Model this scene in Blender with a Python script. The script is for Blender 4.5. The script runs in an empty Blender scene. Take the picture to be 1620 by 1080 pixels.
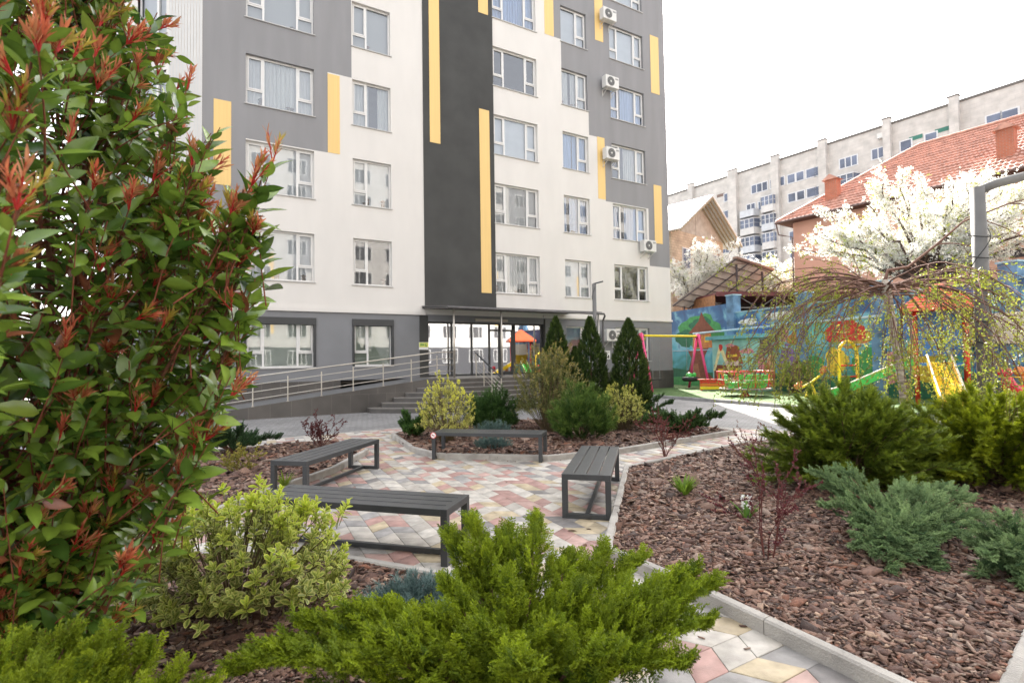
import bpy, bmesh, math, random
import numpy as np
from math import radians, sin, cos, pi, atan2, sqrt
from mathutils import Vector, Matrix, noise
random.seed(7); rng = np.random.default_rng(7)
scene = bpy.context.scene
COL = scene.collection

# ------------------------------------------------------------------ camera frame
CAM_H = 1.62; FPX = 850.0
_p = radians(2.05); _r = radians(0.9)
_fw = np.array([0, cos(_p), sin(_p)]); _u0 = np.array([0, -sin(_p), cos(_p)]); _x0 = np.array([1., 0, 0])
_rt = _x0*cos(_r)-_u0*sin(_r); _up = _u0*cos(_r)+_x0*sin(_r)
def W(px, py, Y):
    """world point at distance Y in front of the camera, surveyed off the photograph"""
    d = _fw*FPX+_rt*(px-810)-_up*(py-540)
    return Vector(np.array([0, 0, CAM_H])+d*(Y/d[1]))
def G(px, py, z=0.0):
    d = _fw*FPX+_rt*(px-810)-_up*(py-540)
    return Vector(np.array([0, 0, CAM_H])+d*((z-CAM_H)/d[2]))

# ------------------------------------------------------------------ materials
MATS = {}
def mat(name, col, rough=0.6, var=0.0, scale=6.0, bump=0.0, bscale=60.0, metal=0.0, spec=0.5, col2=None, detail=4, stretch=None, coat=0.0):
    if name in MATS: return MATS[name]
    m = bpy.data.materials.new(name); m.use_nodes = True
    nt = m.node_tree; b = nt.nodes['Principled BSDF']
    b.inputs['Roughness'].default_value = rough; b.inputs['Metallic'].default_value = metal
    b.inputs['Specular IOR Level'].default_value = spec
    if coat: b.inputs['Coat Weight'].default_value = coat
    b.inputs['Base Color'].default_value = (*col, 1)
    if var > 0 or col2 or bump > 0:
        tc = nt.nodes.new('ShaderNodeTexCoord')
        mp = nt.nodes.new('ShaderNodeMapping'); nt.links.new(tc.outputs['Object'], mp.inputs[0])
        if stretch: mp.inputs['Scale'].default_value = stretch
    if var > 0 or col2:
        n = nt.nodes.new('ShaderNodeTexNoise'); n.inputs['Scale'].default_value = scale; n.inputs['Detail'].default_value = detail
        nt.links.new(mp.outputs[0], n.inputs['Vector'])
        r = nt.nodes.new('ShaderNodeValToRGB')
        r.color_ramp.elements[0].position = 0.3; r.color_ramp.elements[1].position = 0.7
        c2 = col2 if col2 else tuple(min(1, c*(1+var)) for c in col)
        c1 = col if col2 else tuple(c*(1-var) for c in col)
        r.color_ramp.elements[0].color = (*c1, 1); r.color_ramp.elements[1].color = (*c2, 1)
        nt.links.new(n.outputs['Fac'], r.inputs[0]); nt.links.new(r.outputs[0], b.inputs['Base Color'])
    if bump > 0:
        n2 = nt.nodes.new('ShaderNodeTexNoise'); n2.inputs['Scale'].default_value = bscale; n2.inputs['Detail'].default_value = 5
        nt.links.new(mp.outputs[0], n2.inputs['Vector'])
        bp = nt.nodes.new('ShaderNodeBump'); bp.inputs['Strength'].default_value = bump; bp.inputs['Distance'].default_value = 0.02
        nt.links.new(n2.outputs['Fac'], bp.inputs['Height']); nt.links.new(bp.outputs[0], b.inputs['Normal'])
    MATS[name] = m
    return m

def attr_mat(name, rough=0.6, spec=0.4, transl=0.0, var=0.15, scale=30.0, bump=0.0, bscale=80.0, tcol=1.5):
    """material whose colour comes from the mesh's own colour attribute"""
    if name in MATS: return MATS[name]
    m = bpy.data.materials.new(name); m.use_nodes = True
    nt = m.node_tree; b = nt.nodes['Principled BSDF']; out = nt.nodes['Material Output']
    b.inputs['Roughness'].default_value = rough; b.inputs['Specular IOR Level'].default_value = spec
    a = nt.nodes.new('ShaderNodeAttribute'); a.attribute_name = 'Col'
    tc = nt.nodes.new('ShaderNodeTexCoord')
    n = nt.nodes.new('ShaderNodeTexNoise'); n.inputs['Scale'].default_value = scale; n.inputs['Detail'].default_value = 5
    nt.links.new(tc.outputs['Object'], n.inputs['Vector'])
    mr = nt.nodes.new('ShaderNodeMapRange'); mr.inputs[1].default_value = 0.3; mr.inputs[2].default_value = 0.7
    mr.inputs[3].default_value = 1-var; mr.inputs[4].default_value = 1+var
    nt.links.new(n.outputs['Fac'], mr.inputs[0])
    mx = nt.nodes.new('ShaderNodeVectorMath'); mx.operation = 'SCALE'
    nt.links.new(a.outputs['Color'], mx.inputs[0]); nt.links.new(mr.outputs[0], mx.inputs['Scale'])
    nt.links.new(mx.outputs[0], b.inputs['Base Color'])
    if bump > 0:
        n2 = nt.nodes.new('ShaderNodeTexNoise'); n2.inputs['Scale'].default_value = bscale; n2.inputs['Detail'].default_value = 5
        nt.links.new(tc.outputs['Object'], n2.inputs['Vector'])
        bp = nt.nodes.new('ShaderNodeBump'); bp.inputs['Strength'].default_value = bump; bp.inputs['Distance'].default_value = 0.01
        nt.links.new(n2.outputs['Fac'], bp.inputs['Height']); nt.links.new(bp.outputs[0], b.inputs['Normal'])
    if transl > 0:
        t = nt.nodes.new('ShaderNodeBsdfTranslucent')
        s = nt.nodes.new('ShaderNodeVectorMath'); s.operation = 'SCALE'; s.inputs['Scale'].default_value = tcol
        nt.links.new(mx.outputs[0], s.inputs[0]); nt.links.new(s.outputs[0], t.inputs['Color'])
        ms = nt.nodes.new('ShaderNodeMixShader'); ms.inputs[0].default_value = transl
        nt.links.new(b.outputs[0], ms.inputs[1]); nt.links.new(t.outputs[0], ms.inputs[2]); nt.links.new(ms.outputs[0], out.inputs[0])
    MATS[name] = m
    return m

def brick_mat(name, c1, c2, mortar, bw, bh, ms=0.02, rough=0.8, offset=0.5, rot=0.0, var=0.25, vert=False, bump=0.3):
    """procedural masonry / cobble pattern in metres on the object's own surface"""
    if name in MATS: return MATS[name]
    m = bpy.data.materials.new(name); m.use_nodes = True
    nt = m.node_tree; b = nt.nodes['Principled BSDF']; b.inputs['Roughness'].default_value = rough
    tc = nt.nodes.new('ShaderNodeTexCoord')
    src = tc.outputs['Object']
    if vert:   # wall: x+y run along it, z up
        sp = nt.nodes.new('ShaderNodeSeparateXYZ'); nt.links.new(src, sp.inputs[0])
        ad = nt.nodes.new('ShaderNodeMath'); ad.operation = 'ADD'
        nt.links.new(sp.outputs[0], ad.inputs[0]); nt.links.new(sp.outputs[1], ad.inputs[1])
        cb = nt.nodes.new('ShaderNodeCombineXYZ'); nt.links.new(ad.outputs[0], cb.inputs[0]); nt.links.new(sp.outputs[2], cb.inputs[1])
        src = cb.outputs[0]
    mp = nt.nodes.new('ShaderNodeMapping'); mp.inputs['Rotation'].default_value = (0, 0, rot); nt.links.new(src, mp.inputs[0])
    br = nt.nodes.new('ShaderNodeTexBrick'); br.offset = offset
    br.inputs['Scale'].default_value = 1.0; br.inputs['Brick Width'].default_value = bw; br.inputs['Row Height'].default_value = bh
    br.inputs['Mortar Size'].default_value = ms; br.inputs['Mortar Smooth'].default_value = 0.2
    br.inputs['Color1'].default_value = (*c1, 1); br.inputs['Color2'].default_value = (*c2, 1); br.inputs['Mortar'].default_value = (*mortar, 1)
    nt.links.new(mp.outputs[0], br.inputs['Vector'])
    n = nt.nodes.new('ShaderNodeTexNoise'); n.inputs['Scale'].default_value = 0.9; n.inputs['Detail'].default_value = 8; nt.links.new(tc.outputs['Object'], n.inputs['Vector'])
    mr = nt.nodes.new('ShaderNodeMapRange'); mr.inputs[1].default_value = 0.3; mr.inputs[2].default_value = 0.7; mr.inputs[3].default_value = 1-var; mr.inputs[4].default_value = 1+var
    nt.links.new(n.outputs['Fac'], mr.inputs[0])
    s = nt.nodes.new('ShaderNodeVectorMath'); s.operation = 'SCALE'; nt.links.new(br.outputs['Color'], s.inputs[0]); nt.links.new(mr.outputs[0], s.inputs['Scale'])
    nt.links.new(s.outputs[0], b.inputs['Base Color'])
    if bump:
        bp = nt.nodes.new('ShaderNodeBump'); bp.inputs['Strength'].default_value = bump; bp.inputs['Distance'].default_value = 0.01; bp.invert = True
        nt.links.new(br.outputs['Fac'], bp.inputs['Height']); nt.links.new(bp.outputs[0], b.inputs['Normal'])
    MATS[name] = m
    return m

def glass_mat(name, tint=(0.75, 0.8, 0.85), refl=0.13):
    if name in MATS: return MATS[name]
    m = bpy.data.materials.new(name); m.use_nodes = True
    nt = m.node_tree; nt.nodes.remove(nt.nodes['Principled BSDF']); out = nt.nodes['Material Output']
    g = nt.nodes.new('ShaderNodeBsdfGlossy'); g.inputs['Roughness'].default_value = 0.02; g.inputs['Color'].default_value = (0.95, 0.97, 1, 1)
    t = nt.nodes.new('ShaderNodeBsdfTransparent'); t.inputs['Color'].default_value = (*tint, 1)
    fr = nt.nodes.new('ShaderNodeFresnel'); fr.inputs['IOR'].default_value = 1.5
    ad = nt.nodes.new('ShaderNodeMath'); ad.operation = 'ADD'; ad.use_clamp = True; ad.inputs[1].default_value = refl
    nt.links.new(fr.outputs[0], ad.inputs[0])
    # panes are never perfectly flat
    tc = nt.nodes.new('ShaderNodeTexCoord'); n = nt.nodes.new('ShaderNodeTexNoise'); n.inputs['Scale'].default_value = 1.3; n.inputs['Detail'].default_value = 1
    nt.links.new(tc.outputs['Object'], n.inputs['Vector'])
    bp = nt.nodes.new('ShaderNodeBump'); bp.inputs['Strength'].default_value = 0.03; bp.inputs['Distance'].default_value = 0.03
    nt.links.new(n.outputs['Fac'], bp.inputs['Height']); nt.links.new(bp.outputs[0], g.inputs['Normal'])
    ms = nt.nodes.new('ShaderNodeMixShader'); nt.links.new(ad.outputs[0], ms.inputs[0]); nt.links.new(t.outputs[0], ms.inputs[1]); nt.links.new(g.outputs[0], ms.inputs[2])
    nt.links.new(ms.outputs[0], out.inputs[0])
    MATS[name] = m
    return m

# ------------------------------------------------------------------ mesh building
class MB:
    def __init__(s): s.v = []; s.f = []; s.mi = []; s.mats = []
    def _m(s, m):
        if m is None: return 0
        if m not in s.mats: s.mats.append(m)
        return s.mats.index(m)
    def add(s, verts, faces, m=None):
        o = len(s.v); s.v.extend([tuple(q) for q in verts]); k = s._m(m)
        for f in faces: s.f.append([i+o for i in f]); s.mi.append(k)
        return s
    def box(s, x0, x1, y0, y1, z0, z1, m=None, M=None):
        v = [(x0,y0,z0),(x1,y0,z0),(x1,y1,z0),(x0,y1,z0),(x0,y0,z1),(x1,y0,z1),(x1,y1,z1),(x0,y1,z1)]
        if M is not None: v = [M @ Vector(q) for q in v]
        return s.add(v, [(0,3,2,1),(4,5,6,7),(0,1,5,4),(1,2,6,5),(2,3,7,6),(3,0,4,7)], m)
    def prism(s, poly, z0, z1, m=None, M=None):
        n = len(poly)
        area = sum(poly[i][0]*poly[(i+1) % n][1]-poly[(i+1) % n][0]*poly[i][1] for i in range(n))
        if area < 0: poly = poly[::-1]
        v = [(p[0], p[1], z0) for p in poly]+[(p[0], p[1], z1) for p in poly]
        if M is not None: v = [M @ Vector(q) for q in v]
        f = [tuple(range(n-1, -1, -1)), tuple(range(n, 2*n))]+[(i, (i+1) % n, (i+1) % n+n, i+n) for i in range(n)]
        return s.add(v, f, m)
    def tube(s, pts, r, n=8, m=None, cap=True):
        pts = [Vector(p) for p in pts]; rs = r if isinstance(r, (list, tuple)) else [r]*len(pts)
        o = len(s.v); k = s._m(m); prev = None
        for i, p in enumerate(pts):
            t = (pts[min(i+1, len(pts)-1)]-pts[max(i-1, 0)]).normalized()
            if prev is None:
                a = Vector((0, 0, 1)) if abs(t.z) < 0.9 else Vector((1, 0, 0)); x = t.cross(a).normalized()
            else: x = (prev-t*prev.dot(t)).normalized()
            prev = x; y = t.cross(x)
            for j in range(n):
                a = 2*pi*j/n; s.v.append(tuple(p+(x*cos(a)+y*sin(a))*rs[i]))
        for i in range(len(pts)-1):
            for j in range(n):
                a = o+i*n+j; b = o+i*n+(j+1) % n; s.f.append([a, b, b+n, a+n]); s.mi.append(k)
        if cap:
            s.f.append([o+j for j in range(n-1, -1, -1)]); s.mi.append(k)
            e = o+(len(pts)-1)*n; s.f.append([e+j for j in range(n)]); s.mi.append(k)
        return s
    def bar(s, a, b, w, h, m=None):
        """rectangular bar from a to b, h measured upwards"""
        a = Vector(a); b = Vector(b); t = (b-a).normalized()
        up = Vector((0, 0, 1)) if abs(t.z) < 0.95 else Vector((0, 1, 0))
        x = t.cross(up).normalized()*w/2; y = x.cross(t).normalized()*h/2
        v = [a-x-y, a+x-y, a+x+y, a-x+y, b-x-y, b+x-y, b+x+y, b-x+y]
        return s.add(v, [(0,1,2,3),(4,7,6,5),(0,4,5,1),(1,5,6,2),(2,6,7,3),(3,7,4,0)], m)
    def lathe(s, prof, n=16, m=None, c=(0, 0, 0)):
        o = len(s.v); k = s._m(m)
        for (r, z) in prof:
            for j in range(n):
                a = 2*pi*j/n; s.v.append((c[0]+r*cos(a), c[1]+r*sin(a), c[2]+z))
        for i in range(len(prof)-1):
            for j in range(n):
                a = o+i*n+j; b = o+i*n+(j+1) % n; s.f.append([a, b, b+n, a+n]); s.mi.append(k)
        return s
    def build(s, name, m=None, parent=None, smooth=False, bevel=0.0):
        me = bpy.data.meshes.new(name); me.from_pydata(s.v, [], s.f)
        if s.mats and m is None:
            for q in s.mats: me.materials.append(q)
            me.polygons.foreach_set('material_index', s.mi)
        elif m is not None: me.materials.append(m)
        if smooth: me.polygons.foreach_set('use_smooth', [True]*len(me.polygons))
        if bevel > 0:
            bm = bmesh.new(); bm.from_mesh(me)
            bmesh.ops.bevel(bm, geom=[e for e in bm.edges if len(e.link_faces) == 2 and e.calc_face_angle(0) > 0.5], offset=bevel, segments=2, affect='EDGES', profile=0.5)
            bm.to_mesh(me); bm.free()
        me.update()
        o = bpy.data.objects.new(name, me); COL.objects.link(o)
        if parent is not None: o.parent = parent
        return o

def thing(name, label, cat, loc=(0, 0, 0), rz=0.0, group=None):
    o = bpy.data.objects.new(name, None); COL.objects.link(o)
    o.empty_display_size = 0.1; o.location = loc; o.rotation_euler = (0, 0, rz)
    return tag(o, label, cat, group)
def tag(o, label, cat, group=None, kind=None):
    o['label'] = label; o['category'] = cat
    if group: o['group'] = group
    if kind: o['kind'] = kind
    return o
def struct(o): o['kind'] = 'structure'; return o
def kids(o): return [c for c in bpy.data.objects if c.parent == o]
def dup(o, parent=None, loc=None, rz=None, label=None, scale=None):
    c = o.copy(); COL.objects.link(c)
    if parent is not None: c.parent = parent
    if loc is not None: c.location = loc
    if rz is not None: c.rotation_euler = (0, 0, rz)
    if scale is not None: c.scale = (scale,)*3 if not isinstance(scale, tuple) else scale
    if label: c['label'] = label
    for k in o.children: dup(k, parent=c)
    return c

# ------------------------------------------------------------------ scattered templates merged to one mesh
def frames(dirs, roll=None, up=(0, 0, 1)):
    """matrices whose Y axis is dirs, Z axis as near to up as it can (then rolled)"""
    d = dirs/np.linalg.norm(dirs, axis=1, keepdims=True); N = len(d)
    upv = np.broadcast_to(np.array(up, float), (N, 3)) if np.ndim(up) == 1 else up
    x = np.cross(d, upv); ln = np.linalg.norm(x, axis=1, keepdims=True)
    x = np.where(ln < 1e-3, np.array([1., 0, 0]), x/np.maximum(ln, 1e-6)); z = np.cross(x, d)
    if roll is not None:
        c = np.cos(roll)[:, None]; s = np.sin(roll)[:, None]; x, z = x*c+z*s, z*c-x*s
    return np.stack([x, d, z], axis=2)
def inst_arrays(T, R, L, S, A, B):
    """T=(verts, faces(k), t); S scale (N,) or (N,3); A,B colours (N,3)"""
    V, F, t = T; N = len(L)
    S = np.asarray(S, float); S = S[:, None] if S.ndim == 1 else S
    v = np.einsum('nij,nvj->nvi', R, V[None]*(S[:, None, :] if S.shape[1] == 3 else S[:, :, None]))+L[:, None, :]
    f = F[None]+(np.arange(N)*len(V))[:, None, None]
    c = A[:, None, :]*(1-t[None, :, None])+B[:, None, :]*t[None, :, None]
    return v.reshape(-1, 3), f.reshape(-1, F.shape[1]), c.reshape(-1, 3)
def np_mesh(name, parts, material, parent=None, smooth=False):
    """parts: list of (verts, faces, cols)"""
    nv = sum(len(p[0]) for p in parts); me = bpy.data.meshes.new(name)
    v = np.concatenate([p[0] for p in parts]); c = np.concatenate([p[2] for p in parts])
    off = 0; li = []; ls = []; lt = []; tot = 0
    for p in parts:
        k = p[1].shape[1]; n = len(p[1]); li.append((p[1]+off).ravel()); ls.append(tot+np.arange(n)*k); lt.append(np.full(n, k)); tot += n*k; off += len(p[0])
    li = np.concatenate(li).astype(np.int32); ls = np.concatenate(ls).astype(np.int32); lt = np.concatenate(lt).astype(np.int32)
    me.vertices.add(nv); me.vertices.foreach_set('co', v.astype(np.float32).ravel())
    me.loops.add(len(li)); me.loops.foreach_set('vertex_index', li)
    me.polygons.add(len(ls)); me.polygons.foreach_set('loop_start', ls); me.polygons.foreach_set('loop_total', lt)
    if smooth: me.polygons.foreach_set('use_smooth', np.ones(len(ls), bool))
    a = me.color_attributes.new('Col', 'FLOAT_COLOR', 'POINT')
    a.data.foreach_set('color', np.concatenate([c, np.ones((nv, 1))], axis=1).astype(np.float32).ravel())
    me.materials.append(material); me.update(calc_edges=True)
    o = bpy.data.objects.new(name, me); COL.objects.link(o)
    if parent is not None: o.parent = parent
    return o
def tubes_arrays(paths, radii, n, col):
    vs = []; fs = []; cs = []; o = 0
    for P, r in zip(paths, radii):
        m = MB(); m.tube(P, r, n, cap=False)
        vs.append(np.array(m.v)); fs.append(np.array(m.f)+o); o += len(m.v)
    v = np.concatenate(vs); f = np.concatenate(fs)
    c = np.broadcast_to(np.array(col, float), (len(v), 3)).copy()
    return v, f, c
def rnd(n, a=0.0, b=1.0): return rng.uniform(a, b, n)
def jit(col, n, v=0.2, hue=0.06):
    c = np.array(col, float)[None]*(1+rng.uniform(-v, v, (n, 1)))*(1+rng.uniform(-hue, hue, (n, 3)))
    return np.clip(c, 0.002, 1)
def unit(v): return v/np.maximum(np.linalg.norm(v, axis=1, keepdims=True), 1e-9)
def rdirs(n): return unit(rng.normal(size=(n, 3)))
# ================================================================== light, sky, camera
SUN_EL = radians(40); SUN_AZ = atan2(0.14, 1.0)        # azimuth measured from +Y towards +X
wd = bpy.data.worlds.new('World'); scene.world = wd; wd.use_nodes = True
nt = wd.node_tree; bg = nt.nodes['Background']
sky = nt.nodes.new('ShaderNodeTexSky'); sky.sky_type = 'NISHITA'; sky.sun_disc = False
sky.sun_elevation = SUN_EL; sky.sun_rotation = SUN_AZ
sky.air_density = 1.0; sky.dust_density = 4.0; sky.ozone_density = 1.0; sky.altitude = 100
# thin bright spring cloud veils the blue
hs = nt.nodes.new('ShaderNodeHueSaturation'); hs.inputs['Saturation'].default_value = 0.35
nt.links.new(sky.outputs[0], hs.inputs['Color'])
ad = nt.nodes.new('ShaderNodeMixRGB'); ad.blend_type = 'ADD'; ad.inputs[0].default_value = 1.0; ad.inputs[2].default_value = (1.7, 1.62, 1.54, 1)
nt.links.new(hs.outputs[0], ad.inputs[1]); nt.links.new(ad.outputs[0], bg.inputs['Color'])
bg.inputs['Strength'].default_value = 0.12
sl = bpy.data.lights.new('sun', 'SUN'); sl.energy = 4.8; sl.angle = radians(0.6); sl.color = (1.0, 0.94, 0.86)
so = bpy.data.objects.new('sun', sl); COL.objects.link(so)
sd = Vector((sin(SUN_AZ)*cos(SUN_EL), cos(SUN_AZ)*cos(SUN_EL), sin(SUN_EL)))
so.rotation_euler = sd.to_track_quat('Z', 'Y').to_euler()
so.location = (0, 0, 60)
cd = bpy.data.cameras.new('camera'); co = bpy.data.objects.new('camera', cd); COL.objects.link(co); scene.camera = co
cd.sensor_width = 36; cd.lens = FPX/1620*36; cd.clip_start = 0.05; cd.clip_end = 1500
co.matrix_world = Matrix(((_rt[0], _up[0], -_fw[0], 0), (_rt[1], _up[1], -_fw[1], 0), (_rt[2], _up[2], -_fw[2], CAM_H), (0, 0, 0, 1)))
cd.dof.use_dof = True; cd.dof.focus_distance = 5.0; cd.dof.aperture_fstop = 3.2
scene.view_settings.view_transform = 'Standard'; scene.view_settings.look = 'None'
scene.view_settings.gamma = 1; scene.view_settings.exposure = 2.05
scene.cycles.use_denoising = True
scene.cycles.max_bounces = 8; scene.cycles.transparent_max_bounces = 12; scene.cycles.sample_clamp_indirect = 8

# ================================================================== ground, road, paving
m_asph = mat('asphalt', (0.16, 0.16, 0.165), 0.9, var=0.15, scale=2, bump=0.3, bscale=150)
b = MB(); b.add([(-400, -300, 0), (500, -300, 0), (500, 600, 0), (-400, 600, 0)], [(0, 1, 2, 3)])
for i in range(4): b.v[i] = (b.v[i][0], b.v[i][1], -0.03)
struct(b.build('ground', m_asph))
m_cob = brick_mat('cobbles', (0.225, 0.22, 0.215), (0.17, 0.167, 0.165), (0.09, 0.085, 0.08), 0.2, 0.1, 0.008, 0.75, rot=radians(30), var=0.18)
b = MB(); b.add([(-40, 2, -.012), (40, 2, -.012), (40, 60, -.012), (-40, 60, -.012)], [(0, 1, 2, 3)])
struct(b.build('courtyard_road', m_cob))

# coloured chevron pavers, every tile a real bevelled slab
def inside(p, poly):
    x, y = p; c = False; n = len(poly); j = n-1
    for i in range(n):
        xi, yi = poly[i][:2]; xj, yj = poly[j][:2]
        if (yi > y) != (yj > y) and x < (xj-xi)*(y-yi)/(yj-yi)+xi: c = not c
        j = i
    return c
PAVE = [(-9, 0.3), (4.5, 0.3), (4.6, 4), (9.6, 8.3), (9.9, 10.2), (7.1, 11.1), (5.1, 12.3), (3.2, 14.2), (0.2, 14.75), (-1.4, 14.35), (-2.71, 13.5), (-3.3, 13.03), (-5.0, 11.95), (-5.7, 11.5), (-9.5, 8.9)]
TILEC = [((.34, .195, .172), 3.0), ((.40, .26, .23), 1.8), ((.40, .33, .215), 3.0), ((.40, .375, .335), 3.2), ((.27, .265, .26), 2.2), ((.16, .155, .155), 0.6), ((.47, .445, .40), 2.8)]
_tw = np.array([w for _, w in TILEC]); _tw = _tw/_tw.sum()
def pavers(name, ang, edge, region, keep, seed):
    r = np.random.default_rng(seed)
    b_ = np.array([cos(ang), sin(ang)]); a1 = np.array([cos(ang+radians(60)), sin(ang+radians(60))])*edge; a2 = np.array([cos(ang+radians(120)), sin(ang+radians(120))])*edge
    xs = [p[0] for p in region]; ys = [p[1] for p in region]; cx, cy = (min(xs)+max(xs))/2, (min(ys)+max(ys))/2
    R = int(max(max(xs)-min(xs), max(ys)-min(ys))/edge)+4
    V = []; F = []; C = []
    org = np.array([cx, cy]); base = org.copy()
    for i in range(-R, R):
        k = i+R
        base = org + (a1+a2)*((i)//2) + (a1 if i % 2 else 0)
        step = a1 if i % 2 == 0 else a2
        for j in range(-R, R):
            p0 = base+b_*edge*j
            q = [p0, p0+b_*edge, p0+b_*edge+step, p0+step]; c = sum(q)/4
            if not inside(c, region) or not keep(c): continue
            col = np.array(TILEC[r.choice(len(TILEC), p=_tw)][0])*.80*(1+r.uniform(-.16, .16))+np.array((.045, .038, .031))
            z = r.uniform(-.0015, .0015); o = len(V); tilt = r.uniform(-.0015, .0015, 4)
            for s_, zz in ((0.984, -.012), (0.982, -.003+z), (0.955, z)):
                for m_, e in enumerate(q):
                    e2 = c+(e-c)*s_; V.append((e2[0], e2[1], zz+tilt[m_])); C.append(col if zz != -.012 else col*.35)
            F.append([o+8, o+9, o+10, o+11])
            for m_ in range(4):
                n_ = (m_+1) % 4
                F.append([o+m_, o+n_, o+4+n_, o+4+m_]); F.append([o+4+m_, o+4+n_, o+8+n_, o+8+m_])
    return struct(np_mesh(name, [(np.array(V), np.array(F), np.array(C))], M_TILE))
M_TILE = attr_mat('paver_concrete', 0.58, 0.4, var=0.24, scale=9, bump=0.25, bscale=120)
isnear = lambda c: c[1] < 4.25 and c[0] > -0.35
pavers('patio_paving', radians(-64), 0.215, PAVE, lambda c: not isnear(c), 3)
pavers('path_paving', radians(31), 0.235, PAVE, isnear, 4)
m_joint = mat('joint_sand', (0.10, 0.085, 0.07), 0.95, var=0.3, scale=20)
b = MB(); b.add([(x, y, -.0085) for x, y in PAVE], [tuple(range(len(PAVE)))]); struct(b.build('paving_joint_sand', m_joint))
m_kerb = mat('kerb_concrete', (0.33, 0.31, 0.28), 0.85, var=0.22, scale=5, bump=0.5, bscale=90)
def kerb(name, pts, w=0.075, z0=-.03, z1=0.095, closed=False, L=1.0, m=None):
    """kerb stones laid end to end along a line, each about a metre"""
    b = MB(); P = [Vector((p[0], p[1], 0)) for p in pts]
    if closed: P.append(P[0])
    n = len(P)
    def nrm(i):
        def e(a, c): t = (P[c]-P[a]).normalized(); return Vector((-t.y, t.x, 0))
        if closed: a = e((i-1) % (n-1) if i else n-2, (i-1) % (n-1)+1 if i else n-1); c = e(i % (n-1), i % (n-1)+1)
        else: a = e(max(i-1, 0), max(i-1, 0)+1); c = e(min(i, n-2), min(i, n-2)+1)
        s = (a+c).normalized(); return s/max(.5, s.dot(a))
    N = [nrm(i) for i in range(n)]
    for i in range(n-1):
        d = (P[i+1]-P[i]).length; k = max(1, round(d/L))
        for j in range(k):
            t0 = j/k; t1 = (j+1)/k; g = 0.003/d
            if j > 0: t0 += g
            if j < k-1: t1 -= g
            A = P[i].lerp(P[i+1], t0); B = P[i].lerp(P[i+1], t1); na = N[i].lerp(N[i+1], t0)*w/2; nb = N[i].lerp(N[i+1], t1)*w/2
            dz = random.uniform(-.003, .003); c = .012
            v = []
            for (q, m_) in ((A, na), (B, nb)):
                mm = m_*(1-2*c/w)
                v += [(q-m_)+Vector((0, 0, z0)), (q+m_)+Vector((0, 0, z0)), (q+m_)+Vector((0, 0, z1-c+dz)), (q+mm)+Vector((0, 0, z1+dz)), (q-mm)+Vector((0, 0, z1+dz)), (q-m_)+Vector((0, 0, z1-c+dz))]
            b.add(v, [(0, 5, 4, 3, 2, 1), (6, 7, 8, 9, 10, 11)]+[(q_, (q_+1) % 6, (q_+1) % 6+6, q_+6) for q_ in range(6)])
    return b.build(name, m or m_kerb)
ISLAND = [(-2.62, 11.75), (-1.8, 9.77), (-1.31, 9.12), (.54, 8.71), (1.79, 9.28), (4.64, 11.4), (4.44, 11.9), (2.9, 13.7), (0.1, 14.1), (-1.3, 13.75), (-2.3, 12.9)]
RIGHTBED = [(1.61, 7.75), (.79, 4.61), (.76, 4.44), (1.12, 3.88), (1.83, 2.55), (2.0, 2.33), (2.25, 2.52), (4.9, 4.75), (9.0, 8.2), (9.4, 9.9), (7.0, 10.85), (4.22, 9.83), (2.71, 8.63)]
LEFTBED = [(-2.62, 9.62), (-2.68, 8.05), (-3.07, 6.5), (-3.28, 5.58), (-3.75, 5.42), (-7.5, 5.2), (-7.8, 8.3), (-4.68, 10.36), (-3.65, 11.0)]
NEARBED = [(-6.5, 4.35), (-3.1, 4.52), (-1.66, 4.46), (-.58, 3.98), (-.3, 3.82), (.92, 1.9), (1.5, .7), (-6, .2)]
tag(kerb('planting_bed_kerb', ISLAND, closed=True), 'concrete kerb ringing the bark bed with the three tall cypresses', 'kerb', 'kerbs round the planting beds')
tag(kerb('planting_bed_kerb', RIGHTBED, closed=True), 'concrete kerb edging the large bark bed beside the right bench', 'kerb', 'kerbs round the planting beds')
tag(kerb('planting_bed_kerb', LEFTBED, closed=True), 'concrete kerb edging the bark bed behind the left bench', 'kerb', 'kerbs round the planting beds')
tag(kerb('planting_bed_kerb', NEARBED, closed=True), 'concrete kerb edging the near bed under the variegated bush', 'kerb', 'kerbs round the planting beds')
struct(kerb('paving_edge_strip', [p for p in PAVE[9:]][0:] if False else [(7.1, 11.1), (5.1, 12.3), (3.2, 14.2), (0.2, 14.75), (-1.4, 14.35), (-2.71, 13.5), (-3.3, 13.03), (-5.0, 11.95), (-5.7, 11.5), (-9.5, 8.9)], w=0.1, z1=0.006))
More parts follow.
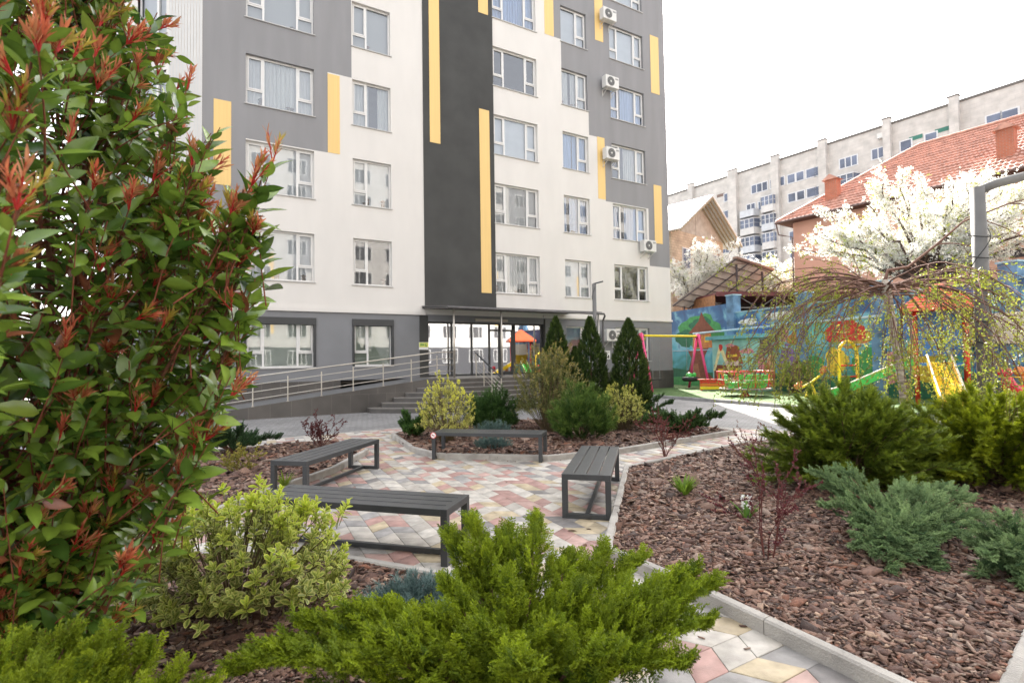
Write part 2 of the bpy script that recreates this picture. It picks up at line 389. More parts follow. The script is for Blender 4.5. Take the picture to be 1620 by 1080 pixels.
# ---- bark mulch: soil sheet and tens of thousands of bark flakes
m_soil = mat('bed_soil', (0.05, 0.03, 0.022), 0.95, var=0.4, scale=12, bump=0.6, bscale=50)
def shrink(poly, d):
    n = len(poly); out = []; area = sum(poly[i][0]*poly[(i+1) % n][1]-poly[(i+1) % n][0]*poly[i][1] for i in range(n)); s = 1 if area > 0 else -1
    for i in range(n):
        p, q, r_ = Vector(poly[i-1]), Vector(poly[i]), Vector(poly[(i+1) % n]); a = (q-p).normalized(); c = (r_-q).normalized()
        na = Vector((-a.y, a.x))*s; nc = Vector((-c.y, c.x))*s; m_ = (na+nc).normalized(); out.append(tuple(q+m_*d/max(.5, m_.dot(na))))
    return out
def chip_template():
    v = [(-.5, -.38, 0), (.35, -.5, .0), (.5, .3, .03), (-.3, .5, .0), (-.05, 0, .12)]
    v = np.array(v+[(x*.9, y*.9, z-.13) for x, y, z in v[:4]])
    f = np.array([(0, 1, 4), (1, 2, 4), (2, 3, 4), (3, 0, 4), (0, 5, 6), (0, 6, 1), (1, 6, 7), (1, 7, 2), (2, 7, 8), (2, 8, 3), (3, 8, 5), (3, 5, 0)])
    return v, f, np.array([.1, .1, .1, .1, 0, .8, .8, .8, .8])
CHIP = chip_template()
M_CHIP = attr_mat('bark_chip', 0.7, 0.35, var=0.3, scale=60, bump=0.5, bscale=200)
CHIPC = np.array([(.145, .078, .054), (.195, .115, .082), (.088, .046, .034), (.24, .170, .130), (.045, .024, .018), (.32, .215, .150), (.17, .072, .042)])
CHIPW = np.array([3, 2.5, 2.5, 1.5, 1.6, .6, .7]); CHIPW = CHIPW/CHIPW.sum()
def bed(name, poly, dens, zt=0.05):
    inner = shrink(poly, 0.036)
    b = MB(); b.prism(inner, -.02, zt); struct(b.build(name+'_soil', m_soil))
    xs = [p[0] for p in inner]; ys = [p[1] for p in inner]; x0, x1, y0, y1 = min(xs), max(xs), min(ys), max(ys)
    N = int((x1-x0)*(y1-y0)*4800); P = np.stack([rnd(N, x0, x1), rnd(N, y0, y1)], 1)
    px_ = P[:, 0]/np.maximum(P[:, 1], .1)
    dist = np.hypot(P[:, 0], P[:, 1]); acc = rnd(N) < np.clip((3.6/np.maximum(dist, 3.2))**1.5, .10, 1)*dens
    acc &= (np.abs(px_) < 1.12)
    P = P[acc]
    P = np.array([p for p in P if inside(p, inner)]); N = len(P); dist = np.hypot(P[:, 0], P[:, 1])
    sc = rng.lognormal(0, .35, N)*np.where(rng.random(N) < .05, 1.7, 1.0)*np.clip((dist/3.6)**.7, .95, 2.6)
    S = np.stack([sc*rng.uniform(.030, .058, N), sc*rng.uniform(.016, .030, N), sc*rng.uniform(.022, .040, N)], 1)
    d = rdirs(N); d[:, 2] *= .22; d = unit(d); R = frames(d, roll=rng.normal(0, .30, N))
    hump = np.array([noise.noise(Vector((p[0]*1.3, p[1]*1.3, 0)))*.035 for p in P])
    L = np.concatenate([P, (zt+hump+rng.uniform(.0, .03, N))[:, None]], 1)
    A = CHIPC[rng.choice(7, N, p=CHIPW)]*(1+rng.uniform(-.25, .25, (N, 1)))
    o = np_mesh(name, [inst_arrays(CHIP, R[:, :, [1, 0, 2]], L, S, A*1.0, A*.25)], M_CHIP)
    o['kind'] = 'stuff'; return o
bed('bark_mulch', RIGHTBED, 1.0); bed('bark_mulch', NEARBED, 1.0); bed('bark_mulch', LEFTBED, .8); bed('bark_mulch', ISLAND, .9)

# a few flakes kicked out over the kerb onto the paving
P = [];
for (a, c) in (((1.12, 3.88), (1.83, 2.55)), ((.79, 4.61), (1.61, 7.75)), ((-.58, 3.98), (.92, 1.9)), ((1.61, 7.75), (2.71, 8.63)), ((-2.68, 8.05), (-3.07, 6.5)), ((-1.31, 9.12), (.54, 8.71)), ((.54, 8.71), (1.79, 9.28))):
    for q in range(16): t = rng.random(); s_ = rng.choice([-1, 1])*abs(rng.normal(0, .13)); P.append((a[0]*(1-t)+c[0]*t+s_, a[1]*(1-t)+c[1]*t+rng.normal(0, .08)))
P = np.array([p for p in P if not any(inside(p, q) for q in (RIGHTBED, NEARBED, ISLAND, LEFTBED))]); N = len(P); d = rdirs(N); d[:, 2] *= .08
A = CHIPC[rng.choice(7, N, p=CHIPW)]; S = np.stack([rng.uniform(.02, .05, N), rng.uniform(.010, .024, N), np.full(N, .03)], 1)
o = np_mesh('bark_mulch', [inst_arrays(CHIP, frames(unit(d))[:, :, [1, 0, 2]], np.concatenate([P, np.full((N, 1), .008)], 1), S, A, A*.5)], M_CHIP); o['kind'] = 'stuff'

# ---- artificial turf of the playground
TURF = [(5.75, 22.9), (7.15, 20.16), (7.85, 18.75), (9.0, 16.2), (9.75, 14.9), (11.0, 13.4), (16.5, 12.2), (20, 12), (15.3, 16.0), (9.45, 32.2), (8.5, 30.4), (5.6, 28.0)]
m_turf = mat('turf', (0.075, 0.14, 0.035), 0.9, var=0.2, scale=1.5, bump=0.8, bscale=350)
b = MB(); b.prism(shrink(TURF, .04), -.02, .06); struct(b.build('playground_turf', m_turf))
m_kerb2 = mat('kerb_grey', (0.27, 0.265, 0.26), 0.85, var=0.2, scale=4)
tag(kerb('playground_kerb', [TURF[11]]+TURF[:8], w=.1, z1=.105, m=m_kerb2), 'grey concrete kerb along the edge of the green playground turf', 'kerb')

# ================================================================== benches
m_bench = mat('bench_paint', (0.040, 0.043, 0.046), 0.36, var=0.12, scale=9, bump=0.06, bscale=400)
def bench(L=1.86, Wd=0.5, H=0.45, t=0.058):
    r = thing('park_bench', '', 'bench'); x = L/2; y = Wd/2
    for sx in (-1, 1):
        for sy in (-1, 1):
            cx = sx*(x-t/2); cy = sy*(y-t/2)
            b = MB(); b.box(cx-t/2, cx+t/2, cy-t/2, cy+t/2, 0, H-t); b.build('leg', m_bench, r, bevel=.003)
        cx = sx*(x-t/2)
        b = MB(); b.box(cx-t/2, cx+t/2, -y, y, H-t, H); b.build('end_rail', m_bench, r, bevel=.003)
        b = MB(); b.box(cx-t/2+.001, cx+t/2-.001, -y+t, y-t, 0.0, t*.8); b.build('foot_rail', m_bench, r, bevel=.003)
    sw = (Wd-3*0.014)/4
    for k in range(4):
        y0 = -y+k*(sw+.014); b = MB(); b.box(-x+t, x-t, y0, y0+sw, H-(t if k in (0, 3) else .03), H-.001); b.build('slat', m_bench, r, bevel=.003)
    b = MB(); b.box(-x+t, x-t, -.02, .02, .008, .048); b.build('stretcher', m_bench, r, bevel=.002)
    return r
bn = bench()
GB = 'four slatted metal benches round the patio'
BP = [((-1.36, 4.80), -16.3, 'nearest dark grey slatted bench, partly hidden by the variegated bush'),
      ((0.95, 6.42), 76.3, 'dark grey slatted bench seen end-on against the kerb of the big bark bed'),
      ((-.40, 9.03), -13.2, 'dark grey slatted bench in front of the evergreens, with a round sticker on its leg'),
      ((-2.52, 7.46), 76.8, 'dark grey slatted bench along the left bark bed by the red-tipped shrub')]
bs = []
for i, (p, a, lb) in enumerate(BP):
    o = bn if i == 0 else dup(bn)
    o.location = (p[0], p[1], 0.0); o.rotation_euler = (0, 0, radians(a)); o['label'] = lb; o['group'] = GB; bs.append(o)
# no-smoking sticker on the far bench's left leg
m_wht = mat('white_paint', (.75, .75, .73), .5); m_redp = mat('red_print', (.55, .03, .03), .5); m_blk = mat('black_print', (.02, .02, .02), .5)
b = MB(); Mx = Matrix.Translation((-.93+.029, -.2535, .40)) @ Matrix.Rotation(pi/2, 4, 'X')
def disc(b, r0, r1, z, m, M, n=24, a0=0, a1=2*pi):
    v = []; f = []
    for i in range(n+1):
        a = a0+(a1-a0)*i/n; v += [M @ Vector((r0*cos(a), r0*sin(a), z)), M @ Vector((r1*cos(a), r1*sin(a), z))]
    for i in range(n): f.append((2*i, 2*i+1, 2*i+3, 2*i+2))
    b.add(v, f, m)
disc(b, 0.0005, .052, 0, m_wht, Mx); disc(b, .042, .052, .0008, m_redp, Mx)
b.box(-.03, .022, -.005, .005, .0006, .001, m_blk, Mx)
b.box(-.044, .044, -.004, .004, .0012, .0016, m_redp, Mx @ Matrix.Rotation(radians(-45), 4, 'Z'))
tag(b.build('sticker', parent=None), 'round red and white no-smoking sticker on the far bench leg', 'sticker')
st = bpy.data.objects['sticker']; st.matrix_world = Matrix.Translation((-.40, 9.03, 0)) @ Matrix.Rotation(radians(-13.2), 4, 'Z')
# ================================================================== the apartment block
C0 = (-10.304, 17.780); BANG = atan2(0.50340, 0.86405)
m_white = mat('render_white', (0.60, 0.575, 0.54), 0.85, var=0.035, scale=1.1, stretch=(1.2, 1.2, .35), detail=8, bump=0.25, bscale=60)
m_grey = mat('render_grey', (0.225, 0.222, 0.225), 0.85, var=0.07, scale=1.1, stretch=(1.6, 1.6, .22), detail=8, bump=0.25, bscale=60)
m_dark = mat('render_dark', (0.043, 0.043, 0.040), 0.8, var=0.2, scale=.9, detail=8, bump=0.2, bscale=60)
m_yel = mat('yellow_board', (0.68, 0.465, 0.175), 0.55, var=0.05, scale=1, stretch=(20, 20, .3))
m_base = mat('render_base_grey', (0.185, 0.188, 0.196), 0.85, var=0.06, scale=1.2, bump=0.2, bscale=60)
m_pvc = mat('window_pvc', (0.62, 0.61, 0.59), 0.4, var=.04, scale=3)
m_anth = mat('anthracite_frame', (0.022, 0.025, 0.028), 0.4)
m_sill = mat('sill_metal', (0.45, 0.44, 0.42), 0.5)
m_glass = glass_mat('window_glass')
m_room = mat('room_dark', (0.10, 0.09, 0.08), 0.9, var=.3, scale=1)
m_tileD = brick_mat('plinth_tile', (0.072, 0.064, 0.057), (0.056, 0.051, 0.047), (0.11, 0.10, 0.09), 0.6, 0.6, 0.006, 0.5, offset=0.5, var=0.35, vert=True, bump=0.1)
m_steel = mat('brushed_steel', (0.50, 0.46, 0.40), 0.35, metal=0.8, var=.08, scale=8)

def curtain_mesh(w, h, kind, seed):
    r = random.Random(seed); b = MB()
    if kind == 'drape':
        n = max(8, int(w/.035)); gap = r.uniform(0, .35) if r.random() < .6 else 0; gx = r.uniform(.25, .75)*w
        v = []; f = []; ph = r.uniform(0, 6)
        xs = [w*i/n for i in range(n+1)]
        for x in xs:
            y = .03*sin(x*38+ph+2*sin(x*5))+.012*sin(x*90)
            v += [(x, y, 0.02), (x, y, h)]
        for i in range(n):
            if gap and abs((xs[i]+xs[i+1])/2-gx) < gap*w/2: continue
            f.append((2*i, 2*i+2, 2*i+3, 2*i+1))
        b.add(v, f)
    elif kind == 'blind':
        drop = r.choice([1, 1, .7, .45])
        z = h
        while z > h*(1-drop)+.05:
            b.add([(0.01, 0, z), (w-.01, 0, z), (w-.01, .025, z-.045), (0.01, .025, z-.045)], [(0, 1, 2, 3)]); z -= .05
    else:
        b.add([(0.01, 0, .02), (w-.01, 0, .02), (w-.01, 0, h), (0.01, 0, h)], [(0, 1, 2, 3)])
    return b
CURT = {'drape': mat('curtain_sheer', (.62, .60, .55), .9, var=.12, scale=3, stretch=(14, 14, .5)), 'blind': mat('blind_slats', (.58, .57, .53), .7), 'roller': mat('roller_fabric', (.64, .64, .62), .9, var=.05, scale=2),
        'blue': mat('curtain_sky_tint', (.35, .45, .62), .9, var=.15, scale=3, stretch=(14, 14, .5)), 'green': mat('curtain_pale_green', (.52, .55, .44), .9, var=.08, scale=2)}  # blue tint: sky mirrored in the panes, painted into the curtain colour
def window(parent, x, z, w, h, kind, inner='drape', seed=0, depth=.13, fm=None, tilt=None):
    """window frame with its panes, sill and curtain, recessed in the wall (wall face is y=0, room is +y)"""
    fm = fm or m_pvc; t = .06; y0 = depth; y1 = depth+.06
    b = MB()
    b.box(0, w, y0, y1, 0, t); b.box(0, w, y0, y1, h-t, h); b.box(0, t, y0, y1, t, h-t); b.box(w-t, w, y0, y1, t, h-t)
    cols = {'A': [.25, .5, .25], 'B': [.37, .63], 'D': [.62, .38]}[kind]; e = [0]
    for c in cols: e.append(e[-1]+c*w)
    for q in e[1:-1]: b.box(q-.035, q+.035, y0-.004, y1, t, h-t)
    narrow = {'A': [0, 2], 'B': [0], 'D': [1]}[kind]; tz = h*.31
    panes = []
    for i in range(len(cols)):
        xa = e[i]+(t if i == 0 else .035); xb = e[i+1]-(t if i == len(cols)-1 else .035)
        if i in narrow:
            b.box(xa, xb, y0-.002, y1, tz-.03, tz+.03)
            s = .045   # casement frame stands proud
            b.box(xa, xb, y0-.018, y1-.01, tz+.03, tz+.03+s); b.box(xa, xb, y0-.018, y1-.01, h-t-s, h-t)
            b.box(xa, xa+s, y0-.018, y1-.01, tz+.03+s, h-t-s); b.box(xb-s, xb, y0-.018, y1-.01, tz+.03+s, h-t-s)
            panes += [(xa+s, xb-s, tz+.03+s, h-t-s), (xa, xb, t, tz-.03)]
        else: panes.append((xa, xb, t, h-t))
    win = b.build('window', fm, parent); win.location = (x, 0, z)
    b = MB()
    for (a, c, d, e_) in panes: b.add([(a, y0+.03, d), (c, y0+.03, d), (c, y0+.03, e_), (a, y0+.03, e_)], [(0, 1, 2, 3)])
    b.build('pane', m_glass, win)
    b = MB(); b.box(-.05, w+.05, -.05, y0+.02, -.03, -.002); b.build('sill', m_sill, win)
    if inner:
        base = {'blue': 'drape', 'green': 'roller'}.get(inner, inner)
        cb = curtain_mesh(w, h, base, seed); c = cb.build('curtain', CURT[inner], win); c.location = (0, y0+.16, 0)
    return win
R0 = [1.50]+[4.60+3.08*k for k in range(8)]; H1 = 1.78
ZT = 33.5; UW = 21.84
WCOL = {'A': (1.32, 2.27), 'B': (5.0, 1.5), 'C': (11.17, 2.30), 'D': (14.9, 1.55), 'E': (17.93, 2.30)}
holes = []
for k, (u, w) in WCOL.items():
    for j, z in enumerate(R0):
        if j == 0 and k == 'C': continue
        holes.append((u, u+w, z, z+(1.70 if j == 0 else H1), k, j))
DOOR = (7.98, 13.62, 1.02, 3.27)
root = thing('apartment_building', 'tall white and grey apartment block with yellow strips, beyond the cypresses', 'apartment building', (C0[0], C0[1], 0), BANG)
us = sorted({-0.95, 0, UW, 4.08, 4.97, 14.49, 16.5, 17.47, 20.36, DOOR[0], DOOR[1]} | {h[0] for h in holes} | {h[1] for h in holes})
zs = sorted({0.99, 3.55, 6.47, 9.5, 12.57, 12.66, 13.8, 17.0, 7.72, ZT, DOOR[2], DOOR[3]} | {h[2] for h in holes} | {h[3] for h in holes})
def region(u, z):
    if z < 3.55: return m_base
    if u < 0: return m_white
    if u < 4.97:
        if z > 12.57: return m_grey
        if z > 9.5: return m_grey if u < 4.3 else m_white
        if z > 6.47: return m_grey if u < 1.32 else m_white
        return m_white
    if u > 14:
        if z > 17.0: return m_grey if u > 14.49 else m_white
        if z > 13.8: return m_grey if u > 14.9 else m_white
        if z > 12.66: return m_grey if u > 16.5 else m_white
        if z > 9.5: return m_grey if u > 17.47 else m_white
        if z > 6.47: return m_grey if u > 20.36 else m_white
    return m_white
b = MB()
for i in range(len(us)-1):
    for j in range(len(zs)-1):
        u0, u1, z0, z1 = us[i], us[i+1], zs[j], zs[j+1]; uc, zc = (u0+u1)/2, (z0+z1)/2
        if any(h[0] < uc < h[1] and h[2] < zc < h[3] for h in holes): continue
        if DOOR[0] < uc < DOOR[1] and DOOR[2] < zc < DOOR[3]: continue
        b.add([(u0, 0, z0), (u1, 0, z0), (u1, 0, z1), (u0, 0, z1)], [(0, 1, 2, 3)], region(uc, zc))
for (u0, u1, z0, z1, k, j) in holes+[(DOOR[0], DOOR[1], DOOR[2], DOOR[3], 'door', 0)]:
    m_ = region((u0+u1)/2, z1+.03) if k != 'door' else m_dark; d = .3
    b.add([(u0, 0, z0), (u1, 0, z0), (u1, 0, z1), (u0, 0, z1), (u0, d, z0), (u1, d, z0), (u1, d, z1), (u0, d, z1)], [(0, 4, 5, 1), (1, 5, 6, 2), (2, 6, 7, 3), (3, 7, 4, 0)], m_)
# side faces, back, roof
b.add([(UW, 0, 0), (UW, 13, 0), (UW, 13, ZT), (UW, 0, ZT)], [(0, 1, 2, 3)], m_grey)
b.add([(-.95, 0, ZT), (UW, 0, ZT), (UW, 13, ZT), (-4.5, 13, ZT)], [(0, 1, 2, 3)], m_grey)
b.add([(UW, 13, 0), (-4.5, 13, 0), (-4.5, 13, ZT), (UW, 13, ZT)], [(0, 1, 2, 3)], m_white)
b.build('wall', parent=root)
# rooms behind the windows: floor slabs and back wall, dim inside
b = MB(); b.box(.3, UW-.3, 3.2, 3.25, 0, ZT-.5)
for j, z in enumerate(R0): b.box(.3, UW-.3, .31, 3.2, z-1.0 if j else .85, z-.75 if j else .95)
for u in (4.3, 7.3, 14.2, 17.2): b.box(u, u+.12, .31, 3.2, 0, ZT-.5)
b.build('interior', m_room, root)
# left wing turning away from the corner, with ribbed cladding beside it
LD = Vector((-.616, .788, 0)); LN = Vector((.788, .616, 0))
b = MB(); n_ = 11
for i in range(n_):
    u = -.95+.95*i/n_; b.box(u+.012, u+.95/n_-.012, -.022, .02, 3.6, ZT)
for z in (6.9, 9.98, 13.06, 16.1): pass
b.build('cladding', mat('white_cladding', (.55, .55, .54), .5, var=.02), root)
b = MB(); wl = 2.05
def wp(t, z, d=0): q = Vector((-.95, 0, 0))+LD*t+LN*d*-1; return (q.x, q.y, z)
wz = [(z_, z_+1.85) for z_ in [3.3+3.08*k-.0+.06 for k in range(9)]]
ts = [0, .12, 1.55, wl]; zz = sorted({0, 3.55, ZT} | {a for q in wz for a in q})
for i in range(3):
    for j in range(len(zz)-1):
        zc = (zz[j]+zz[j+1])/2
        if i == 1 and any(a < zc < c for a, c in wz): continue
        b.add([wp(ts[i+1], zz[j]), wp(ts[i], zz[j]), wp(ts[i], zz[j+1]), wp(ts[i+1], zz[j+1])], [(0, 1, 2, 3)], m_base if zc < 3.55 else m_white)
b.add([wp(wl, 0), wp(wl, ZT), (-4.5, 13, ZT), (-4.5, 13, 0)], [(0, 1, 2, 3)], m_white)
b.build('side_wall', parent=root)
seeds = 1
INN = {('A', 0): 'green', ('B', 0): 'green', ('A', 3): 'drape', ('A', 4): 'blind', ('B', 4): 'blind', ('B', 3): 'drape', ('A', 2): 'roller', ('B', 2): 'roller', ('A', 1): 'roller', ('B', 1): None,
       ('C', 1): 'drape', ('C', 2): 'blind', ('C', 3): 'roller', ('C', 4): None, ('C', 5): 'blue', ('D', 0): 'blind', ('D', 1): 'roller', ('D', 2): 'blue', ('D', 3): 'blue', ('D', 4): 'drape', ('D', 5): 'roller',
       ('E', 0): 'green', ('E', 1): None, ('E', 2): 'blue', ('E', 3): 'drape', ('E', 4): 'blue', ('E', 5): 'roller', ('E', 6): 'roller'}
for (u0, u1, z0, z1, k, j) in holes:
    seeds += 1
    kd = {'A': 'A', 'C': 'A', 'E': 'A', 'B': 'B', 'D': 'D'}[k]
    w_ = window(root, u0, z0, u1-u0, z1-z0, kd, INN.get((k, j), random.choice(['drape', 'blind', 'roller'])), seeds)
    if j > 0 and random.random() < .4:   # things standing on the inner sill
        b = MB()
        for q in range(random.randint(1, 4)):
            x = random.uniform(.1, u1-u0-.25); hh = random.uniform(.12, .38); b.lathe([(0, 0), (.06, 0), (.08, hh*.5), (.05, hh*.6), (.10, hh*.8), (0, hh)], 8, c=(x, .26, .03))
        b.build('sill_clutter', mat('clutter', (.10, .12, .06), .8, col2=(.35, .2, .15), scale=3), w_)
    if j == 0 and k in 'AB':   # shutter box and guide rails
        b = MB(); b.box(-.05, u1-u0+.05, -.06, .12, z1-z0-.16, z1-z0+.09); b.box(-.05, .03, -.04, .12, 0, z1-z0-.16); b.box(u1-u0-.03, u1-u0+.05, -.04, .12, 0, z1-z0-.16)
        b.build('shutter_box', m_anth, w_)
ang = atan2(-LD.y, -LD.x)
for j, (a, c) in enumerate(wz):
    w_ = window(root, 0, a, 1.43, c-a, 'D', 'blind', 50+j, depth=.08); q = wp(1.55, a); w_.location = q; w_.rotation_euler = (0, 0, ang)
# coloured panels
for (u0, u1, z0, z1) in ((.34, .87, 7.75, 10.68), (4.08, 4.52, 9.51, 12.52), (13.97, 14.49, 17.0, 23), (17.01, 17.53, 17.6, 22.0), (20.78, 21.39, 15.82, 18.97), (17.0, 17.47, 9.57, 12.68), (20.78, 21.34, 7.71, 10.84)):
    b = MB(); b.box(u0, u1, -.012, .0005, z0, z1); b.build('yellow_panel', m_yel, root)
b = MB(); b.box(7.86, 11.15, -.03, .0005, 3.85, ZT); b.build('dark_panel', m_dark, root)
for (u0, u1, z0, z1) in ((8.14, 8.6, 10.68, 24), (10.43, 10.92, 4.56, 12.6), (10.46, 10.93, 16.9, 25)):
    b = MB(); b.box(u0, u1, -.045, -.0305, z0, z1); b.build('yellow_panel', m_yel, root)
b = MB(); b.box(-.95, 7.86, -.07, -.0005, 3.52, 3.66); b.box(-.95, 7.86, -.045, -.0005, 3.66, 3.70); b.build('ledge', m_white, root)
b = MB(); b.box(13.6, UW+.03, -.07, -.0005, 3.56, 3.66); b.build('ledge', m_white, root)
b = MB(); b.box(-.95, 4.5, -.03, .02, -.05, .99); b.build('plinth', m_tileD, root)
b = MB(); b.box(13.7, UW+.03, -.03, .02, -.05, .99); b.build('plinth', m_tileD, root)
# entrance glazing
b = MB(); y = .12; x0, x1, z0, z1 = DOOR; t = .07
b.box(x0, x1, y, y+.08, z1-t, z1); b.box(x0, x1, y, y+.08, z0, z0+t)
for u in (x0, 9.05, 9.98, 10.83, 12.1, x1-t): b.box(u, u+t, y-.002, y+.082, z0+t, z1-t)
b.box(10.9, 12.1, y-.001, y+.081, 2.92, 3.0)
for u in (11.32, ): b.box(u, u+.16, y-.01, y+.08, z0+t, 2.92)
b.box(11.5, 12.1, y-.012, y+.08, 1.09, 1.17); b.box(11.98, 12.1, y-.012, y+.08, 1.17, 2.92)
gl = b.build('entrance_glazing', m_anth, root)
b = MB()
for (a, c) in ((x0+t, 9.05), (9.05+t, 9.98), (9.98+t, 10.83), (10.9, 11.32), (11.48, 12.0), (12.17, x1-t)):
    b.add([(a, y+.04, z0+t), (c, y+.04, z0+t), (c, y+.04, z1-t), (a, y+.04, z1-t)], [(0, 1, 2, 3)])
b.build('pane', glass_mat('door_glass', (.5, .52, .55), .5), gl)
b = MB(); b.tube([(11.42, .07, 1.6), (11.42, .02, 1.65), (11.42, .02, 2.2), (11.42, .07, 2.25)], .014, 8); b.build('handle', m_steel, gl, smooth=True)
b = MB(); b.box(7.62, 7.98, -.02, -.0005, 1.0, 3.5); b.build('door_surround', m_dark, root)
b = MB(); b.box(13.62, 13.7, -.02, -.0005, 1.0, 3.5); b.build('door_surround', m_dark, root)
b = MB(); b.box(10.1, 11.7, -.06, .02, 3.33, 3.43); b.build('door_closer_box', mat('beige_metal', (.42, .38, .32), .5), root)
# canopy over the entrance
m_can = mat('canopy_sheet', (.09, .085, .085), .5, var=.2, scale=5)
cz = lambda o_: 3.80-.09*o_
b = MB()
for (a, c) in ((7.72, 14.95),):
    b.add([(a, 0, 3.86), (c, 0, 3.86), (c, -2.55, 3.63), (a, -2.55, 3.63), (a, 0, 3.89), (c, 0, 3.89), (c, -2.55, 3.66), (a, -2.55, 3.66)], [(0, 1, 2, 3), (7, 6, 5, 4), (0, 4, 5, 1), (1, 5, 6, 2), (2, 6, 7, 3), (3, 7, 4, 0)])
cn = b.build('canopy', m_can, root)
b = MB(); b.bar((7.72, -2.5, 3.58), (14.95, -2.5, 3.58), .06, .06); b.bar((7.72, -.1, 3.8), (14.95, -.1, 3.8), .06, .06)
for u in (7.8, 9.6, 11.4, 13.2, 14.9): b.bar((u, 0, 3.82), (u, -2.5, 3.59), .04, .05)
b.tube([(7.72, -2.62, 3.60), (15.0, -2.62, 3.57), (15.15, -2.5, 3.5), (15.2, -2.3, 3.3), (15.2, -2.3, .1)], .045, 8)
b.build('canopy_frame', m_can, cn)
TZ = 1.02
for u in (8.05, 10.05, 14.85):
    b = MB(); b.tube([(u, -2.42, 0 if u > 14 else TZ), (u, -2.42, 3.57)], .038, 12); b.build('canopy_post', m_steel, cn, smooth=True)

# ---- entrance stairs and ramp (one masonry thing)
stair = thing('entrance_stairs', 'dark tiled entrance stairs with a ramp running up from the left', 'stairs', (C0[0], C0[1], 0), BANG)
low = [(4.76, 3.02), (5.5, 3.7), (6.3, 4.2), (7.4, 4.65), (8.6, 4.88), (9.8, 4.88), (11.2, 4.6), (12.4, 4.1), (13.3, 3.3), (13.8, 2.2), (13.9, .03)]
top = [(7.35, 2.62), (7.7, 2.8), (8.1, 2.95), (8.6, 3.05), (9.2, 3.1), (9.8, 3.1), (10.8, 3.0), (11.6, 2.8), (12.0, 2.4), (12.2, 1.6), (12.3, .03)]
m_step = mat('step_tile', (.070, .063, .057), .45, var=.25, scale=3, bump=.1, bscale=80); m_nose = mat('step_nosing', (.17, .155, .14), .5, var=.15, scale=5)
for k in range(7):
    f = k/6; z0 = 0 if k == 0 else TZ/7*k; z1 = TZ/7*(k+1)
    out = [((1-f)*a[0]+f*c[0], -((1-f)*a[1]+f*c[1])) for a, c in zip(low, top)]
    poly = [(out[0][0], -.03)]+out
    b = MB(); b.prism(poly, z0-.02, z1-.025, m_step)
    big = [(p[0], p[1]-.02) if i else p for i, p in enumerate(poly)]
    b.prism(big, z1-.025, z1, m_nose); b.build('step', parent=stair)
RA = -.9; RB = 7.36
b = MB(); fo = lambda u: 2.62+ .38*min(1, max(0, (u+.9)/5.6))
def rz(u): return max(.02, 1.02-(7.36-u)*.1180)
seg = [RA, 1, 3, 4.9, 6.2, RB]
for a, c in zip(seg[:-1], seg[1:]):
    ya = -2.72; yc = -2.72
    for (o0, o1, up, m_) in ((0, .16, .06, m_tileD),):
        b.box(a, c, ya, ya+.16, -.05, 0, m_)
        v = [(a, ya, 0), (c, yc, 0), (c, yc, rz(c)+.05), (a, ya, rz(a)+.05), (a, ya+.16, 0), (c, yc+.16, 0), (c, yc+.16, rz(c)+.05), (a, ya+.16, rz(a)+.05)]
        b.add(v, [(0, 1, 2, 3), (5, 4, 7, 6), (3, 2, 6, 7), (1, 5, 6, 2), (4, 0, 3, 7)], m_)
b.build('ramp_wall', parent=stair)
b = MB(); b.add([(RA, -2.57, rz(RA)), (RB, -2.57, rz(RB)), (RB, -.04, rz(RB)), (RA, -.04, rz(RA)), (RA, -2.57, -.05), (RB, -2.57, -.05), (RB, -.04, -.05), (RA, -.04, -.05)], [(0, 1, 2, 3), (0, 4, 5, 1), (0, 3, 7, 4)])
b.build('ramp_surface', mat('ramp_tile', (.15, .15, .15), .6, var=.12, scale=3), stair)
# ---- railings
rr = thing('ramp_railing', 'long steel railing with four rails rising along the entrance ramp', 'railing', (C0[0], C0[1], 0), BANG)
for u in [-.6, .37, 1.35, 2.33, 3.33, 4.33, 5.33, 6.32, 7.28]:
    z = rz(u)+.05; b = MB(); b.tube([(u, -2.64, z), (u, -2.64, z+.78)], .019, 8); b.lathe([(0, .012), (.045, .012), (.045, 0)], 12, c=(u, -2.64, z)); b.build('post', m_steel, rr, smooth=False)
for h, r_ in ((.90, .022), (.66, .013), (.44, .013), (.22, .013)):
    b = MB(); b.tube([(-.9, -2.64, rz(-.9)+.05+h), (7.3, -2.64, rz(7.3)+.05+h), (8.05, -2.5, TZ+.05+h)], r_, 8); b.build('rail', m_steel, rr, smooth=True)
sr = thing('stair_railing', 'short steel railing with a black handrail down the middle of the entrance stairs', 'railing', (C0[0], C0[1], 0), BANG)
for (o_, z) in ((2.8, 1.02), (3.42, .73), (4.02, .44), (4.70, .15)):
    b = MB(); b.tube([(8.75+(.0), -o_, z), (8.75, -o_, z+.9)], .02, 8); b.build('post', m_steel, sr)
for h, m_, r_ in ((.9, m_anth, .024), (.68, m_steel, .008), (.54, m_steel, .008), (.40, m_steel, .008), (.26, m_steel, .008)):
    b = MB(); b.tube([(8.75, -2.75, 1.04+h), (8.75, -4.72, .15+h)], r_, 8); b.build('rail', m_, sr, smooth=True)

